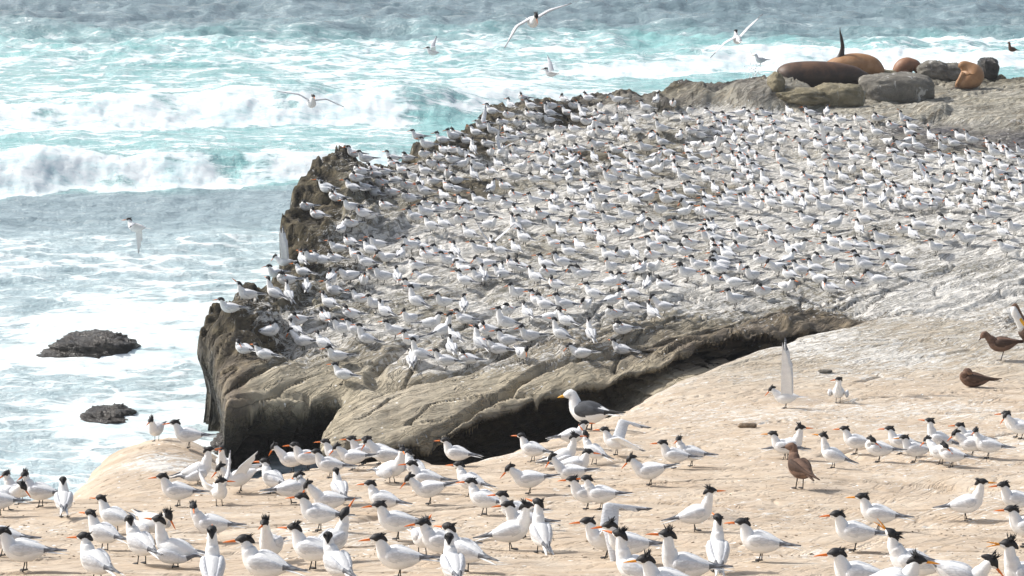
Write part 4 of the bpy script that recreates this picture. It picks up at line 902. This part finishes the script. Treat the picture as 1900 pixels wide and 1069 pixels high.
# grit, pebbles and moulted feathers nobody could count
def scatter(name, N, size, flat, m, label, seed, far=.5):
    r = np.random.RandomState(seed); yy = 10.5 + 13 * r.uniform(0, 1, N * 2) ** 1.5; xx = yy * r.uniform(-.25, .27, N * 2); k_ = poly_sd(POLY_F, xx, yy) > .25; xx, yy = xx[k_][:N], yy[k_][:N]
    q = np.stack([xx, yy, H_all(xx, yy)], 1); n = len(q); t = np.array([(1, 0, 0), (-.5, .87, 0), (-.5, -.87, 0), (0, 0, 1), (.3, .3, .9)], float)
    s = r.uniform(*size, n); sc = np.stack([s * r.uniform(.8, 1.8, n), s, s * flat], 1); a = r.uniform(0, 6.28, n)
    V = (t[None] + r.normal(size=(n, 5, 3)) * .12) * sc[:, None, :]; X = V[..., 0] * np.cos(a)[:, None] - V[..., 1] * np.sin(a)[:, None]; Y_ = V[..., 0] * np.sin(a)[:, None] + V[..., 1] * np.cos(a)[:, None]
    V = np.stack([X, Y_, V[..., 2]], -1) + q[:, None, :] ; F = (np.array([(0, 1, 3), (1, 2, 3), (2, 0, 4), (0, 3, 4), (2, 4, 3)])[None] + np.arange(n)[:, None, None] * 5).reshape(-1, 3)
    me = bpy.data.meshes.new(name); me.from_pydata(V.reshape(-1, 3).tolist(), [], F.tolist()); me.materials.append(m); o = mk(name, me); o['kind'] = 'stuff'; tag(o, label, name.replace('_', ' '))
scatter("pebbles", 1500, (.003, .010), .6, MS_TAN, "grit and small pebbles strewn over the tan foreground rock", 5)
scatter("feathers", 260, (.008, .018), .12, M['white'], "small moulted white feathers lying on the tan foreground rock", 6)

# ------------------------------------------------------------------ sea lions
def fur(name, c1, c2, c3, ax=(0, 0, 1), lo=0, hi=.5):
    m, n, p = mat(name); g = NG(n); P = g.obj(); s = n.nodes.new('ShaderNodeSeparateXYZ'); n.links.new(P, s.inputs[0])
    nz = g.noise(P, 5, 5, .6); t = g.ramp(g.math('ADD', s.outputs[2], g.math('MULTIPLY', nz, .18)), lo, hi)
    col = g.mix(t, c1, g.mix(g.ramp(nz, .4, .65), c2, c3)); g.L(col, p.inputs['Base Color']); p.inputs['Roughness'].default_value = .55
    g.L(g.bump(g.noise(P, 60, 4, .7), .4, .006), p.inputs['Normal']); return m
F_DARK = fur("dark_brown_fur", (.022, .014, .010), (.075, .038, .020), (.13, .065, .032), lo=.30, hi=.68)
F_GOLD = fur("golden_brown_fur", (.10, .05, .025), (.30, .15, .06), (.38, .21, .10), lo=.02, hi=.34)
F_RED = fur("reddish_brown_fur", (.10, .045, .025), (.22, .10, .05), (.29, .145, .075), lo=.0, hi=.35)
F_FLIP = simple("dark_flipper", (.035, .022, .018), .5, .4)
GS = "sea lions hauled out on the far rocks"
def lion(px, py, ctrl, m, label, sides=None, dz=0, yaw=0, dy=0):
    q, _ = ground([px], [py]); q = q[0]; mb = MB(); loft(mb, ctrl, sides if sides is not None else V3(0, 1, 0), 4, 20)
    o = mk("sea_lion", mb.mesh("sea_lion_body", [m])); o.location = (q[0], q[1] + dy, q[2] + dz); o.rotation_euler = (0, 0, math.radians(yaw)); tag(o, label, "sea lion", GS); return o
def part(o, name, ctrl, m, side=(0, 1, 0), k=3, n=10):
    mb = MB(); loft(mb, ctrl, V3(*side), k, n); return mk(name, mb.mesh(name, [m]), o)
sl1 = lion(1530, 172, [[-.86, 0, .20, .06, .06], [-.84, 0, .23, .20, .18], [-.76, 0, .27, .30, .26], [-.5, 0, .29, .33, .29], [-.1, 0, .31, .33, .28], [.3, 0, .31, .30, .25], [.62, .0, .29, .22, .20], [.80, -.02, .25, .15, .15], [.92, -.04, .22, .12, .115], [1.02, -.06, .19, .085, .075], [1.10, -.07, .175, .04, .04]], F_DARK,
           "huge dark brown sea lion lying stretched out, largest of the four", dz=.02, dy=.35)
part(sl1, "flipper", [[.28, -.22, .16, .10, .05], [.36, -.38, .05, .10, .03], [.50, -.52, .0, .07, .02], [.62, -.58, .0, .02, .008]], F_FLIP, (1, 0, 0))
part(sl1, "hind_flipper", [[-.80, -.05, .14, .08, .04], [-.90, -.12, .05, .09, .03], [-1.0, -.15, .02, .05, .015]], F_FLIP, (0, 1, 0))
sl2 = lion(1585, 150, [[-.62, 0, .16, .05, .05], [-.52, 0, .20, .16, .15], [-.3, 0, .26, .24, .21], [0, 0, .30, .27, .25], [.24, 0, .29, .26, .25], [.40, -.03, .26, .24, .23], [.52, -.08, .20, .20, .19], [.60, -.12, .15, .14, .13], [.64, -.15, .10, .05, .05]], F_GOLD,
           "golden sea lion behind the dark one, raising a flipper straight up", dz=-.02, dy=.45)
part(sl2, "raised_flipper", [[-.24, -.02, .40, .15, .09], [-.23, -.02, .52, .07, .05], [-.21, -.02, .68, .045, .028], [-.24, -.02, .87, .032, .018], [-.275, -.02, 1.02, .014, .010], [-.28, -.02, 1.12, .004, .003]], F_FLIP, (1, 0, 0), 4)
sl3 = lion(1683, 141, [[-.20, 0, -.02, .08, .08], [-.16, 0, .10, .16, .15], [-.09, 0, .20, .19, .19], [.0, 0, .26, .19, .19], [.10, -.01, .27, .17, .165], [.19, -.03, .26, .14, .13], [.24, -.06, .19, .10, .10], [.25, -.09, .11, .05, .05]], F_RED,
           "reddish sea lion hunched upright on the streaked grey boulder", dz=-.06, dy=.15)
part(sl3, "flipper", [[-.05, -.14, .20, .07, .05], [-.04, -.20, .08, .06, .04], [-.03, -.23, -.02, .05, .02], [.04, -.28, -.05, .02, .01]], F_RED, (1, 0, 0))
sl4 = lion(1800, 168, [[-.28, -.06, .06, .05, .04], [-.20, -.04, .10, .14, .12], [-.04, 0, .18, .22, .20], [.06, .03, .26, .25, .25], [.05, .05, .34, .24, .23], [-.02, .06, .42, .18, .17], [-.10, .05, .48, .12, .12], [-.17, .03, .50, .08, .08], [-.22, .01, .47, .035, .03]], F_GOLD,
           "golden-backed sea lion curled up at the right of the boulders", dz=.0, dy=.15)
part(sl4, "flipper", [[-.14, -.08, .36, .05, .06], [-.22, -.12, .22, .04, .05], [-.28, -.14, .10, .015, .03]], F_GOLD, (0, 1, 0))
part(sl4, "hind_flipper", [[-.20, -.06, .05, .06, .03], [-.32, -.10, .03, .07, .02], [-.38, -.12, .02, .03, .01]], F_FLIP, (0, 1, 0))
